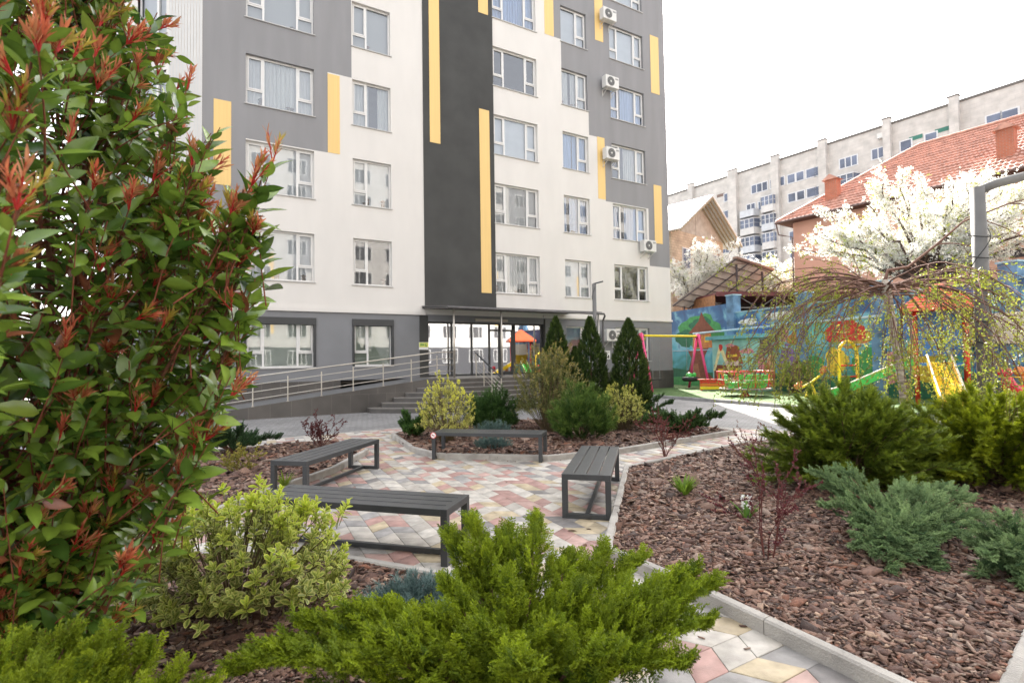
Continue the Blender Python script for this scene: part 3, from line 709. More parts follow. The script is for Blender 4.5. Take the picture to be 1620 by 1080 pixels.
# ---- air conditioners hung on the wall
m_acw = mat('ac_white', (.58, .57, .54), .45, var=.04); m_acg = mat('ac_grille', (.25, .25, .24), .5); m_acd = mat('ac_shadow', (.05, .05, .05), .8)
def ac():
    r = thing('air_conditioner', '', 'air conditioner')
    b = MB(); b.box(-.42, .42, -.47, -.15, 0, .58); b.build('casing', m_acw, r, bevel=.015)
    b = MB(); M_ = Matrix.Translation((-.10, -.473, .29)) @ Matrix.Rotation(pi/2, 4, 'X')
    disc(b, .001, .225, .001, m_acd, M_, 28)
    for q in range(6): disc(b, .05+q*.034, .062+q*.034, .012, m_acg, M_, 28)
    disc(b, .001, .045, .014, m_acw, M_, 16)
    for q in range(8): b.box(.0, .22, -.003, .003, .006, .009, m_acg, M_ @ Matrix.Rotation(q*pi/4, 4, 'Z'))
    b.build('fan_grille', parent=r)
    b = MB(); b.box(.18, .38, -.476, -.47, .42, .50); b.build('badge', m_acg, r)
    for x in (-.28, .28):
        b = MB(); b.bar((x, 0, -.02), (x, -.5, -.02), .03, .03); b.bar((x, -.02, -.3), (x, -.42, -.03), .02, .02); b.bar((x, -.012, -.32), (x, -.012, .02), .03, .02); b.build('bracket', m_acw, r)
    b = MB(); b.tube([(.40, -.3, .2), (.5, -.25, .1), (.55, -.05, .2), (.5, -.01, .5)], .018, 6); b.build('hose', m_acw, r, smooth=True)
    return r
def FPt(u, o, z): a = BANG; return (C0[0]+u*cos(a)+o*sin(a), C0[1]+u*sin(a)-o*cos(a), z)
ac0 = ac()
for i, (u, z, lb) in enumerate([(17.62, 18.55, 'white air conditioner unit highest on the facade, over a yellow strip'), (17.68, 15.12, 'white air conditioner unit on the grey wall, second from the top'),
        (17.62, 11.5, 'white air conditioner unit third from the top, below a yellow strip top'), (19.98, 7.12, 'white air conditioner unit under a window near the corner of the block'), (17.4, 2.5, 'white air conditioner unit at ground floor between the two right cypresses')]):
    o = ac0 if i == 0 else dup(ac0); o.location = FPt(u, 0, z); o.rotation_euler = (0, 0, BANG); o['label'] = lb; o['group'] = 'air conditioners on the facade'
# ---- wall signs
m_lime = mat('sign_lime', (.55, .58, .12), .5); m_dgrn = mat('sign_green', (.05, .22, .06), .5)
sg = thing('wall_sign', 'small yellow-green sign plate on the dark strip left of the entrance', 'sign', FPt(7.62, .022, 2.12), BANG)
b = MB(); b.box(-.04, .36, -.012, 0, 0, .30, m_wht); b.box(-.03, .35, -.016, -.0125, .10, .29, m_lime); b.build('plate', parent=sg)
b = MB(); b.box(.02, .07, -.02, -.0165, .15, .25, m_dgrn); b.box(.1, .13, -.02, -.0165, .15, .25, m_dgrn); b.box(.13, .19, -.02, -.0165, .18, .22, m_dgrn); b.box(.23, .30, -.02, -.0165, .13, .16, m_dgrn); b.box(.23, .26, -.02, -.0165, .16, .25, m_dgrn); b.build('symbol', parent=sg)
sg = thing('wall_sign', 'white square sign with two small black figures below an air conditioner', 'sign', FPt(17.3, .004, 1.62), BANG)
b = MB(); b.box(-.14, .22, -.012, 0, 0, .42); b.build('plate', m_wht, sg)
b = MB()
for x in (-.05, .12):
    b.lathe([(0, .05), (.035, .035), (.035, -.035), (0, -.05)], 8, c=(x, -.014, .17)); b.box(x-.045, x+.045, -.018, -.0125, .05, .13)
b.box(-.1, .18, -.016, -.0125, .33, .345); b.box(-.06, .14, -.016, -.0125, .29, .30); b.build('figures', m_blk, sg)

# ---- block on the other side of the courtyard, behind the camera: lights the yard and shows in the glass
OB = 43.0
op = thing('apartment_building', 'white apartment block with dark grey ground floor across the courtyard, mirrored in the glass', 'apartment building', FPt(60, OB, 0), BANG+pi)
b = MB(); LW = 75.0
b.box(0, LW, 0, 10, 0, 3.5, mat('far_base', (.05, .05, .055), .85)); b.box(0, LW, 0.0, 10, 3.5, 27, mat('far_render', (.46, .44, .41), .85, var=.05, scale=.6))
for x in range(4, 75, 14): b.box(x, x+5, -.01, 0.0, 12, 27, m_grey); b.box(x+7.0, x+7.5, -.012, 0, 5, 14, m_yel)
b.build('wall', parent=op)
b = MB(); g_ = MB()
for x in np.arange(1.5, 73, 3.7):
    for z in [1.5]+[4.6+3.08*k for k in range(7)]:
        b.box(x, x+2, -.04, .0, z, z+1.7, m_pvc)
        for (a, c) in ((.06, .5), (.58, 1.4), (1.48, 1.94)): g_.box(x+a, x+c, -.05, -.041, z+.07, z+1.63)
b.build('window_frames', parent=op); g_.build('window_panes', mat('far_pane', (.07, .07, .072), .25, var=.6, scale=.35), op)
# ================================================================== playground wall with its painting
m_wallb = mat('wall_paint_blue', (.10, .26, .36), .8, var=.35, scale=.7, col2=None, bump=.2, bscale=30)
WO = Vector((9.55, 32.05, 0)); WD = Vector((.336, -.942, 0)).normalized(); WA = atan2(WD.y, WD.x)
def sky_paint(name, low, high, z0, z1):
    """painted wall: brush-mottled colour changing up the wall"""
    m = bpy.data.materials.new(name); m.use_nodes = True; nt = m.node_tree; b = nt.nodes['Principled BSDF']; b.inputs['Roughness'].default_value = .75
    tc = nt.nodes.new('ShaderNodeTexCoord'); sp = nt.nodes.new('ShaderNodeSeparateXYZ'); nt.links.new(tc.outputs['Object'], sp.inputs[0])
    n = nt.nodes.new('ShaderNodeTexNoise'); n.inputs['Scale'].default_value = 1.1; n.inputs['Detail'].default_value = 6; n.inputs['Distortion'].default_value = .6; nt.links.new(tc.outputs['Object'], n.inputs['Vector'])
    mr = nt.nodes.new('ShaderNodeMapRange'); mr.inputs[1].default_value = z0; mr.inputs[2].default_value = z1; nt.links.new(sp.outputs[2], mr.inputs[0])
    ad = nt.nodes.new('ShaderNodeMath'); ad.operation = 'MULTIPLY_ADD'; ad.inputs[1].default_value = 1.5; nt.links.new(n.outputs['Fac'], ad.inputs[0])
    sb = nt.nodes.new('ShaderNodeMath'); sb.operation = 'SUBTRACT'; sb.inputs[1].default_value = .75; nt.links.new(mr.outputs[0], sb.inputs[0]); nt.links.new(sb.outputs[0], ad.inputs[2])
    r = nt.nodes.new('ShaderNodeValToRGB'); e = r.color_ramp.elements; e[0].color = (*low, 1); e[1].color = (*high, 1); e[0].position = 0; e[1].position = 1
    for p, c in ((.45, (.10, .36, .45)), (.6, (.20, .42, .50)), (.8, (.05, .13, .26))): q = e.new(p); q.color = (*c, 1)
    nt.links.new(ad.outputs[0], r.inputs[0]); nt.links.new(r.outputs[0], b.inputs['Base Color']); return m
m_mur = sky_paint('mural_sky', (.03, .17, .12), (.045, .09, .19), 0.2, 4.55)
wall = thing('painted_wall', 'long wall painted blue with a tree house scene, closing off the playground', 'wall', WO, WA)
Lw = 17.6
b = MB(); b.box(0, 4.75, 0, .25, -.05, 4.38, m_mur); b.box(5.25, Lw, 0.001, .25, -.05, 3.84, m_mur)
b.build('wall', parent=wall)
m_cop = mat('coping_light_blue', (.28, .42, .48), .6, var=.2, scale=3)
b = MB(); b.box(5.2, Lw, -.05, .30, 3.842, 3.90); b.build('coping', m_cop, wall)
b = MB(); b.box(0, Lw, -.03, -.001, 2.02, 2.07); b.build('ledge', m_cop, wall)
for x, h in ((4.75, 4.75), (9.0, 4.35), (12.4, 4.35), (16.5, 4.35)):
    b = MB(); b.box(x, x+.5, -.12, .35, -.05, h); pl = b.build('pillar', mat('pillar_paint', (.10, .19, .30), .8, var=.5, scale=2), wall)
    b = MB(); b.box(x-.04, x+.54, -.16, .39, h, h+.06); b.build('pillar_cap', m_cop, pl)
# painted shapes (flat paint on the wall, as in the photo)
def P_(name, col, v=.25): return mat('paint_'+name, col, .75, var=v, scale=5)
pg, pdg, pbr, por, ppk, pwh, pye, pre, pvi, pblu, pteal = P_('green', (.05, .24, .07)), P_('deep_green', (.02, .12, .06)), P_('brown', (.16, .05, .025)), P_('orange', (.42, .17, .05)), P_('pink', (.55, .22, .25)), P_('white', (.6, .6, .56)), P_('yellow', (.62, .42, .04)), P_('red', (.5, .04, .03)), P_('violet', (.2, .12, .3)), P_('blue', (.05, .15, .4)), P_('teal', (.12, .42, .40))
def blob(b, cx, cz, rx, rz, m, y, n=22, wob=.12, seed=0):
    r = random.Random(seed*31+int(cx*10)); p1, p2 = r.uniform(0, 6), r.uniform(0, 6)
    v = []
    for i in range(n):
        a = 2*pi*i/n; k = 1+wob*sin(3*a+p1)+wob*.6*sin(7*a+p2); v.append((cx+rx*k*cos(a), y, cz+rz*k*sin(a)))
    b.add(v, [tuple(range(n))], m)
def pol(b, pts, m, y): b.add([(p[0], y, p[1]) for p in pts], [tuple(range(len(pts)))], m)
b = MB()
pol(b, [(0, .06), (17.5, .06), (17.5, .7), (13, .95), (9.8, .65), (6, 1.0), (3, .8), (0, 1.05)], pdg, -.004)
pol(b, [(0, .06), (6, .06), (5, .45), (2, .6), (0, .5)], pg, -.006)
blob(b, 2.3, 3.1, 1.5, .95, pg, -.006, seed=1); blob(b, 1.2, 2.75, .8, .5, pdg, -.008, seed=2); blob(b, 3.7, 2.9, .7, .6, pg, -.008, seed=3); blob(b, 2.6, 3.4, .9, .45, pdg, -.0085, seed=4)
pol(b, [(1.0, .5), (1.5, .95), (1.75, 1.6), (1.4, 2.1), (2.4, 2.02), (3.4, 2.4), (2.9, 1.75), (2.75, 1.1), (3.5, .5)], pbr, -.010)
pol(b, [(1.6, .5), (2.0, 1.3), (2.3, 1.3), (2.5, .5)], P_('bark', (.25, .10, .05)), -.012)
pol(b, [(1.9, 2.15), (3.5, 2.15), (3.4, 3.05), (2.0, 3.05)], por, -.012); pol(b, [(1.55, 3.0), (3.85, 2.95), (3.0, 3.65), (2.7, 4.15), (2.45, 3.65)], pbr, -.014)
pol(b, [(2.2, 2.2), (2.6, 2.2), (2.6, 2.75), (2.2, 2.75)], pbr, -.014); pol(b, [(2.9, 2.45), (3.25, 2.45), (3.25, 2.8), (2.9, 2.8)], pye, -.014)
for i, (x, z, rx, rz_, m_) in enumerate([(6.1, 3.35, .6, .16, pwh), (8.0, 3.5, .8, .18, pwh), (6.9, 2.9, .9, .35, pblu), (9.9, 2.7, .9, .5, pteal), (11.2, 2.6, .9, .5, pre), (11.6, 2.3, .7, .4, por), (10.8, 1.4, .5, .55, pye), (12.3, 1.3, .8, .6, pg), (13.2, 2.6, .9, .5, pblu), (13.0, 1.2, .4, .6, ppk), (14.3, 1.5, .7, .8, pye), (15.2, 1.4, .6, .6, pteal), (16.4, 1.4, .7, .7, pblu), (16.9, 2.6, .5, .4, pwh),
        (8.4, 1.4, .5, .7, pvi), (8.9, 2.4, .5, .3, por), (9.7, 1.2, .5, .5, pg), (8.2, 2.6, .3, .3, ppk), (5.6, 1.4, .4, .7, pwh), (5.6, .8, .35, .4, mat('paint_black', (.02, .02, .03), .7))]):
    blob(b, x, z, rx, rz_, m_, -.006-.0012*(i % 5), seed=i+5)
b.build('mural', parent=wall)
# small painted transformer house in front of the wall
bo = thing('utility_house', 'small flat-roofed utility house painted with a gingerbread cottage, beside the carousel', 'utility house', (11.15, 24.5, 0), atan2(.942, -.336))
# local x runs back along the left face, y towards ... (left face is y=0, away from the wall)
m_bt = mat('booth_turquoise', (.22, .44, .40), .8, var=.3, scale=1.6)
b = MB(); b.box(0, 2.95, -1.25, 0, -.05, 2.5); b.build('wall', m_bt, bo)
b = MB(); b.box(-.22, 3.2, -1.4, .22, 2.5, 2.68); b.build('roof', mat('booth_roof', (.12, .34, .38), .7, var=.25, scale=3), bo)
b = MB(); y = .004
pol(b, [(2.85, .3), (.95, .3), (.95, 1.25), (2.85, 1.25)], pbr, y); pol(b, [(2.1, 1.35), (.85, 1.3), (1.1, 2.12), (1.3, 2.2), (1.9, 2.16)], P_('roof_brown', (.24, .07, .03)), y+.001)
pol(b, [(2.9, .95), (2.5, 2.1), (2.35, 2.2), (2.1, 1.9), (1.7, 1.0), (1.85, .95), (2.35, 1.9), (2.75, .95)], P_('cream', (.62, .56, .30)), y+.002)
pol(b, [(1.1, 1.2), (2.0, 1.25), (1.95, 1.45), (1.6, 1.38), (1.15, 1.48)], P_('icing', (.55, .42, .40)), y+.003)
pol(b, [(1.2, 1.65), (1.9, 1.62), (1.85, 1.75), (1.25, 1.75)], pye, y+.004)
blob(b, 2.33, 2.12, .13, .17, pre, y+.004, seed=9)
for (x0, x1, z0, z1) in ((2.2, 2.55, .4, 1.05), (1.55, 1.75, .75, 1.1), (1.15, 1.35, .75, 1.1)): pol(b, [(x0, z0), (x1, z0), (x1, z1), (x0, z1)], pye, y+.005)
pol(b, [(2.3, .4), (2.45, .4), (2.45, .8), (2.3, .8)], pdg, y+.007)
blob(b, .6, 1.9, .45, .12, ppk, y+.002, seed=3); blob(b, 1.7, 2.2, .3, .08, ppk, y+.002, seed=4)
pol(b, [(0, .0), (2.95, .0), (2.95, .35), (0, .3)], pg, y+.001)
b.build('mural', parent=bo)
b = MB()
def polx(pts, m, x): b.add([(x, p[0], p[1]) for p in pts], [tuple(range(len(pts)))], m)
def blobx(cy, cz, ry, rz_, m, x):
    b.add([(x, cy+ry*cos(2*pi*i/20)*(1+.1*sin(3*i)), cz+rz_*sin(2*pi*i/20)) for i in range(20)], [tuple(range(20))], m)
blobx(-.25, 1.35, .22, .45, ppk, -.004); blobx(-.85, 1.3, .28, .42, P_('peach', (.6, .30, .16)), -.005); blobx(-.55, 1.1, .18, .25, por, -.006); blobx(-.35, .65, .3, .3, pblu, -.007); blobx(-.9, .6, .3, .4, P_('coral', (.6, .12, .07)), -.008)
b.build('mural', parent=bo)
b = MB(); b.box(-.03, 0, -.85, -.2, 1.75, 2.4, m_acd)
for i in range(12): b.box(-.045, -.03, -.85, -.2, 1.77+i*.052, 1.79+i*.052, mat('grate', (.22, .22, .17), .6))
b.build('vent_grate', parent=bo)
# pale blue pipe carried along the wall
b = MB(); b.tube([tuple(WO+WD*x+Vector((-.942*.35, -.336*.35, z))) for x, z in ((2.4, 2.95), (4.5, 2.97), (9, 3.02), (13, 3.05))], .055, 10)
for x in (3, 6, 9, 12): b.tube([tuple(WO+WD*x+Vector((-.942*.35, -.336*.35, 2.9))), tuple(WO+WD*x+Vector((0, 0, 2.9)))], .02, 6)
tag(b.build('gas_pipe', mat('pipe_blue', (.30, .42, .47), .5), smooth=True), 'pale blue pipe running level along the painted wall above the swing', 'pipe')

# ================================================================== swing set
m_pink = mat('pink_paint', (.62, .045, .16), .35, var=.08, scale=3); m_yelp = mat('yellow_paint', (.72, .55, .02), .35, var=.05)
A1, A2 = Vector((6.15, 25.6, 0)), Vector((9.62, 27.8, 0)); nn = Vector((.503, -.864, 0)); HB = 2.72
sw = thing('swing_set', 'tall swing frame with pink legs and a yellow top beam on the turf', 'swing', (0, 0, 0))
for A in (A1, A2):
    for s in (-1, 1):
        b = MB(); b.tube([A+nn*.66*s+Vector((0, 0, .06)), A+nn*.03*s+Vector((0, 0, HB+.12))], .062, 12); b.build('leg', m_pink, sw, smooth=True)
    b = MB(); b.tube([A+Vector((0, 0, HB))-(A2-A1).normalized()*.14, A+Vector((0, 0, HB))+(A2-A1).normalized()*.14], .085, 12); b.build('hub', m_pink, sw, smooth=True)
b = MB(); b.tube([A1+Vector((0, 0, HB)), A2+Vector((0, 0, HB))], .055, 12); b.build('beam', m_yelp, sw, smooth=True)
m_rope = mat('chain', (.3, .3, .3), .5, metal=.6); m_grn = mat('green_plastic', (.06, .42, .07), .35, var=.1); m_rub = mat('rubber', (.02, .02, .02), .8)
for t, kind in ((.24, 'flat'), (.84, 'seat')):
    p = A1.lerp(A2, t); q = (A2-A1).normalized()*.24
    for s in (-1, 1):
        b = MB(); b.tube([p+q*s+Vector((0, 0, HB)), p+q*s+Vector((0, 0, .62))], .009, 5); b.build('chain', m_rope, sw)
    if kind == 'flat':
        b = MB(); b.bar(p-q*1.1+Vector((0, 0, .6)), p+q*1.1+Vector((0, 0, .6)), .2, .03); b.build('seat', m_rub, sw)
    else:
        b = MB(); b.lathe([(.05, 0), (.34, .02), (.42, .12), (.40, .22), (.30, .24), (.28, .1), (.05, .08)], 20, c=tuple(p+Vector((0, 0, .42)))); b.build('seat', m_rub, sw, smooth=True)
        b = MB(); b.lathe([(0, .30), (.13, .26), (.2, .12), (.16, 0), (0, -.02)], 14, c=tuple(p+Vector((-.05, 0, .58)))); b.lathe([(0, .14), (.08, .1), (.1, 0), (.06, -.08)], 10, c=tuple(p+Vector((.2, -.05, .74)))); b.build('duck_seat', m_grn, sw, smooth=True)
# ================================================================== carousel, bench, sand bench
m_red = mat('red_paint', (.58, .035, .02), .35, var=.08, scale=4)
ca = thing('carousel', 'red cage roundabout with green seats on the turf in front of the utility house', 'roundabout', (9.35, 21.7, .06), .3)
b = MB(); b.lathe([(0, 0), (.22, 0), (.1, .12), (.07, .3), (0, .3)], 14); b.build('pivot', m_red, ca, smooth=True)
b = MB(); b.lathe([(0, .27), (.95, .27), (.98, .30), (.95, .33), (0, .33)], 32); b.build('floor', mat('deck_grey', (.25, .22, .2), .6, var=.2), ca)
def ring(b, r, z, t, n=32, c=(0, 0)): b.tube([(c[0]+r*cos(2*pi*i/n), c[1]+r*sin(2*pi*i/n), z) for i in range(n+1)], t, 6, cap=False)
b = MB(); ring(b, 1.04, .98, .028); b.build('top_ring', m_red, ca, smooth=True)
b = MB(); ring(b, 1.02, .66, .016); b.build('middle_ring', mat('ring_cream', (.6, .5, .4), .4), ca, smooth=True)
for i in range(10):
    a = 2*pi*i/10; b = MB(); b.tube([(.8*cos(a), .8*sin(a), .30), (.98*cos(a), .98*sin(a), .42), (1.04*cos(a), 1.04*sin(a), .98)], .022, 6); b.build('upright', m_red, ca, smooth=True)
for i in range(3):
    a = 2*pi*i/3+.5; b = MB(); M_ = Matrix.Rotation(a, 4, 'Z'); b.box(.28, .72, -.5, .5, .50, .56, None, M_); b.box(.70, .76, -.5, .5, .52, .86, None, M_); b.box(.32, .68, -.45, .45, .33, .50, None, M_); b.build('seat', m_grn, ca)
b = MB(); b.lathe([(.02, .33), (.03, .9), (.0, .92)], 8); ring(b, .2, .88, .018, 16); b.build('hand_wheel', m_pink, ca)
sb = thing('low_bench', 'low wooden bench with stacked red orange and yellow boards by the painted wall', 'bench', (9.1, 25.7, .06), radians(-4))
for i, (m_, z) in enumerate(((m_yelp, .05), (mat('orange_paint', (.6, .16, .02), .4), .20), (m_red, .35))):
    b = MB(); b.box(-.15, 2.3, -.02*i, .03-.02*i, z, z+.13, m_); b.build('board', parent=sb, bevel=.005)
b = MB(); b.box(-.2, 2.4, -.12, .34, .50, .54, m_red); b.build('seat', parent=sb)
for x in (-.1, 1.1, 2.2): b = MB(); b.box(x, x+.07, .035, .28, 0, .5); b.build('leg', m_red, sb)
# ================================================================== slide tower
m_roofo = mat('orange_roof', (.62, .11, .04), .4, var=.12, scale=9); m_bluep = mat('blue_panel', (.04, .17, .42), .4, var=.1); m_slg = mat('green_slide', (.05, .42, .06), .3, var=.06); m_sly = mat('yellow_slide', (.74, .47, .02), .28, var=.06)
TC = Vector((13.55, 17.0, .06)); tw = thing('slide_tower', 'play tower with orange hipped roof, red posts, green slide and wide yellow slide', 'play tower', TC, radians(-38))
hw = .62
for sx in (-1, 1):
    for sy in (-1, 1): b = MB(); b.tube([(sx*hw, sy*hw, 0), (sx*hw, sy*hw, 3.1)], .06, 10); b.build('post', m_red, tw, smooth=True)
b = MB(); r_ = .98; zt = 3.02; tp = 3.78
for k in range(4):
    c_ = [(-r_, -r_), (r_, -r_), (r_, r_), (-r_, r_)]; p, q = c_[k], c_[(k+1) % 4]
    b.add([(p[0], p[1], zt), (q[0], q[1], zt), (q[0]*.1, q[1]*.1, tp), (p[0]*.1, p[1]*.1, tp), (p[0], p[1], zt-.12), (q[0], q[1], zt-.12)], [(0, 1, 2, 3), (4, 5, 1, 0)])
    for j in range(1, 9):   # moulded tile ribs
        f = j/9; e0 = Vector((p[0], p[1], zt)).lerp(Vector((p[0]*.1, p[1]*.1, tp)), f); e1 = Vector((q[0], q[1], zt)).lerp(Vector((q[0]*.1, q[1]*.1, tp)), f); b.tube([e0, e1], .022, 5)
b.add([(-.1*r_, -.1*r_, tp), (.1*r_, -.1*r_, tp), (.1*r_, .1*r_, tp), (-.1*r_, .1*r_, tp)], [(0, 1, 2, 3)])
b.build('roof', m_roofo, tw)
b = MB(); b.box(-hw, hw, -hw, hw, 1.2, 1.28); b.build('deck', m_bluep, tw)
b = MB(); b.box(-hw, hw, hw-.02, hw+.02, 1.5, 2.95); b.build('back_panel', m_bluep, tw)
b = MB(); b.box(hw-.02, hw+.02, -hw+.07, hw-.07, 1.3, 2.0); b.build('side_panel', m_sly, tw)
def slide(name, x0, y0, ang, L_, z0, w, m, rail):
    M_ = Matrix.Translation((x0, y0, 0)) @ Matrix.Rotation(ang, 4, 'Z'); n = 14; pr = []
    for i in range(n+1):
        t = i/n; x = L_*t; z = z0*(1-t)**1.0 if t < .8 else z0*.2*(1-(t-.8)/.2*.65); pr.append((x, max(.12, z)))
    b = MB(); v = []; f = []
    for (x, z) in pr:
        for (yy, dz) in ((-w/2, .22), (-w/2+.03, .22), (-w/2+.06, .02), (0, 0), (w/2-.06, .02), (w/2-.03, .22), (w/2, .22), (w/2, -.06), (-w/2, -.06)): v.append(M_ @ Vector((x, yy, z+dz)))
    for i in range(n):
        for j in range(9): f.append((i*9+j, i*9+(j+1) % 9, (i+1)*9+(j+1) % 9, (i+1)*9+j))
    b.add(v, f+[tuple(range(8, -1, -1)), tuple(n*9+k for k in range(9))]); s_ = b.build(name, m, tw, smooth=False)
    for sy in (-1, 1):
        b = MB(); b.tube([M_ @ Vector((x, sy*(w/2-.015), z+.24)) for x, z in pr], .028, 6); b.build('slide_rail', rail, s_, smooth=True)
m_slr = mat('slide_rail_pale', (.72, .66, .50), .3)
slide('slide', -.05, -hw, radians(-90+8), 2.2, 1.3, .62, m_sly, m_slr)
slide('slide', -hw, .1, radians(180-4), 2.6, 1.3, .5, m_slg, m_slr)
b = MB(); b.tube([(hw+.05, hw, 1.5), (hw+.25, hw+.1, 2.3), (hw+.0, hw+.1, 2.9)], .03, 6); b.build('grab_bar', m_yelp, tw, smooth=True)
at_ = thing('climbing_arch', 'yellow climbing arch with a red band standing beside the play tower', 'climbing frame', (12.05, 19.3, .06), radians(20))
b = MB(); b.tube([(.45*cos(a), 0, 1.6+.45*sin(a)) for a in np.linspace(0, pi, 12)]+[(-.45, 0, 0)], .06, 8); b.tube([(.45, 0, 1.6), (.45, 0, 0)], .06, 8); b.build('arch', m_sly, at_, smooth=True)
for z in (.4, .8, 1.2): b = MB(); b.tube([(-.45, 0, z), (.45, 0, z)], .03, 8); b.build('rung', m_red, at_)
ss = thing('seesaw', 'small yellow seesaw with orange animal-head handles on the turf', 'seesaw', (11.3, 20.4, .06), radians(35))
b = MB(); b.tube([(-.9, 0, .35), (0, 0, .55), (.9, 0, .85)], .05, 8); b.build('beam', m_yelp, ss, smooth=True)
b = MB(); b.lathe([(.25, 0), (.2, .1), (.06, .5), (0, .5)], 12); b.build('stand', m_yelp, ss)
for x, z in ((-.95, .45), (.95, .98)): b = MB(); b.lathe([(0, -.14), (.1, -.1), (.15, 0), (.1, .1), (0, .14)], 12, c=(x, 0, z)); b.lathe([(0, -.06), (.06, 0), (0, .07)], 8, c=(x-.1, -.06, z+.14)); b.lathe([(0, -.06), (.06, 0), (0, .07)], 8, c=(x+.1, -.06, z+.14)); b.build('handle_head', mat('orange_plastic', (.6, .2, .06), .4), ss, smooth=True)
def rider(nm, p, rz, body, label):
    r = thing(nm, label, 'spring rider', (p[0], p[1], .06), rz)
    b = MB(); b.tube([(.11*cos(t), .11*sin(t), .02+.33*t/(8*pi)) for t in np.linspace(0, 8*pi, 70)], .018, 6); b.build('spring', m_rub, r)
    b = MB(); b.tube([(-.5, 0, .62), (-.3, 0, .5), (0, 0, .47), (.3, 0, .6), (.45, 0, .85), (.55, 0, 1.0)], [.07, .17, .2, .18, .13, .05], 14); b.build('body', body, r, smooth=True)
    b = MB(); b.lathe([(0, -.15), (.12, -.1), (.17, 0), (.12, .12), (0, .17)], 14, c=(.52, 0, 1.02)); b.build('head', body, r, smooth=True)
    b = MB(); b.tube([(.35, -.25, .9), (.35, .25, .9)], .018, 8); b.build('handlebar', m_yelp, r); return r
m_crim = mat('crimson_plastic', (.55, .02, .05), .25)
rider('spring_rider', (13.95, 14.9), radians(200), m_crim, 'glossy crimson spring rider on the turf right of the lamp post')
rider('spring_rider', (14.9, 15.1), radians(160), mat('rider_orange', (.55, .18, .03), .3), 'orange spring rider at the right edge, next to the crimson one')

# ================================================================== lamp posts
m_lamp = mat('lamp_grey', (.115, .112, .107), .55, var=.15, scale=4)
lp = thing('street_lamp', 'thick grey post with a sloping arm and cable ties, rising right of the weeping tree', 'street lamp', (6.68, 7.6, 0))
b = MB(); b.tube([(0, 0, 0), (0, 0, 3.98)], [.105, .088], 18); b.build('pole', m_lamp, lp, smooth=True)
b = MB(); b.tube([(-.0, 0, 3.93), (.25, -.02, 4.03), (1.5, -.15, 4.33)], .062, 14); b.build('arm', m_lamp, lp, smooth=True)
b = MB(); b.box(1.45, 2.1, -.3, .02, 4.30, 4.38); b.build('lamp_head', m_anth, lp, bevel=.02)
for z in (3.3, 3.0, 2.55, 2.1, 1.8):
    b = MB(); b.tube([(.13*cos(a)*1.02, .13*sin(a)*1.02, z+.05*sin(a)) for a in np.linspace(0, 2*pi, 14)], .008, 5); b.build('cable_tie', m_rub, lp)
b = MB(); b.tube([(.12*cos(a), .12*sin(a), .2+3.4*a/20) for a in np.linspace(0, 20, 80)], .006, 5); b.build('cable', m_rub, lp)
lp = thing('street_lamp', 'slim grey lamp post with a small flat lamp head, standing among the cypresses', 'street lamp', (2.62, 16.9, 0))
b = MB(); b.tube([(0, 0, 0), (0, 0, 4.0)], .065, 14); b.build('pole', m_lamp, lp, smooth=True)
b = MB(); b.bar((-.02, 0, 4.0), (.28, -.05, 4.07), .1, .03); b.tube([(0, 0, 3.9), (.02, 0, 4.02)], .04, 8); b.build('lamp_head', m_anth, lp)
b = MB(); b.tube([(.07*cos(a), .07*sin(a), .3+3.6*a/24) for a in np.linspace(0, 24, 60)], .006, 4); b.build('cable', m_rub, lp)

# ================================================================== sheds behind the wall
m_rust = mat('rust_red', (.12, .03, .03), .7, var=.25, scale=4); m_iron = mat('dark_iron', (.06, .045, .045), .6)
m_corr = mat('corrugated_sheet', (.44, .37, .31), .7, var=.25, scale=1.2)
A_, B_, C_ = W(1062, 483, 33), W(1163, 408, 34), W(1222, 427, 37.5); D_ = A_+(C_-B_)
sh = thing('lean_to_roof', 'tilted corrugated roof on thin iron posts rising above the painted wall', 'shed roof', (0, 0, 0))
b = MB(); n_ = 26; N_ = (B_-A_).cross(D_-A_).normalized(); N_ = N_ if N_.z > 0 else -N_
v = []; f = []
for i in range(n_*4+1):
    q = A_.lerp(D_, i/(n_*4)); w_ = N_*.03*sin(i*pi/2); v += [q+w_, q+w_+(B_-A_), q+w_+N_*.01, q+w_+(B_-A_)+N_*.01]
for i in range(n_*4): o_ = 4*i; f += [(o_, o_+1, o_+5, o_+4), (o_+2, o_+6, o_+7, o_+3)]
b.add(v, f); b.build('sheet', m_corr, sh)
for f_ in (0.01, .33, .66, .99):
    b = MB(); q = A_.lerp(D_, f_)-N_*.09; b.bar(q, q+(B_-A_), .05, .07); b.build('rafter', m_iron, sh)
for i in range(9):
    b = MB(); q = A_.lerp(B_, (i+.1)/8.3)-N_*.045; b.bar(q, q+(D_-A_), .03, .03); b.build('purlin', m_iron, sh)
b = MB(); b.bar(B_+N_*.03, C_+N_*.03, .3, .14); b.build('fascia', mat('fascia_brown', (.25, .16, .12), .7), sh)
for f_, dn in ((.12, .06), (.8, .06)):
    q = B_.lerp(C_, f_)-(B_-A_)*dn; b = MB(); b.tube([(q.x, q.y, 0), (q.x, q.y, q.z-.1)], .07, 8); b.build('post', m_iron, sh)
for f_ in (.2, .9):
    q = A_.lerp(D_, f_)+(B_-A_)*.05; b = MB(); b.tube([(q.x, q.y, 0), (q.x, q.y, q.z-.1)], .06, 8); b.build('post', m_iron, sh)
sd_ = thing('open_shed', 'dark open shed with a red-brown roof edge and lattice trusses behind the painted wall', 'shed', (12.1, 31.0, 0), radians(7))
b = MB(); b.box(0, 12, .5, 5, 5.3, 5.42); b.build('roof', m_rust, sd_)
b = MB(); b.box(0, 12, .42, .5, 5.22, 5.48); b.build('fascia', m_rust, sd_)
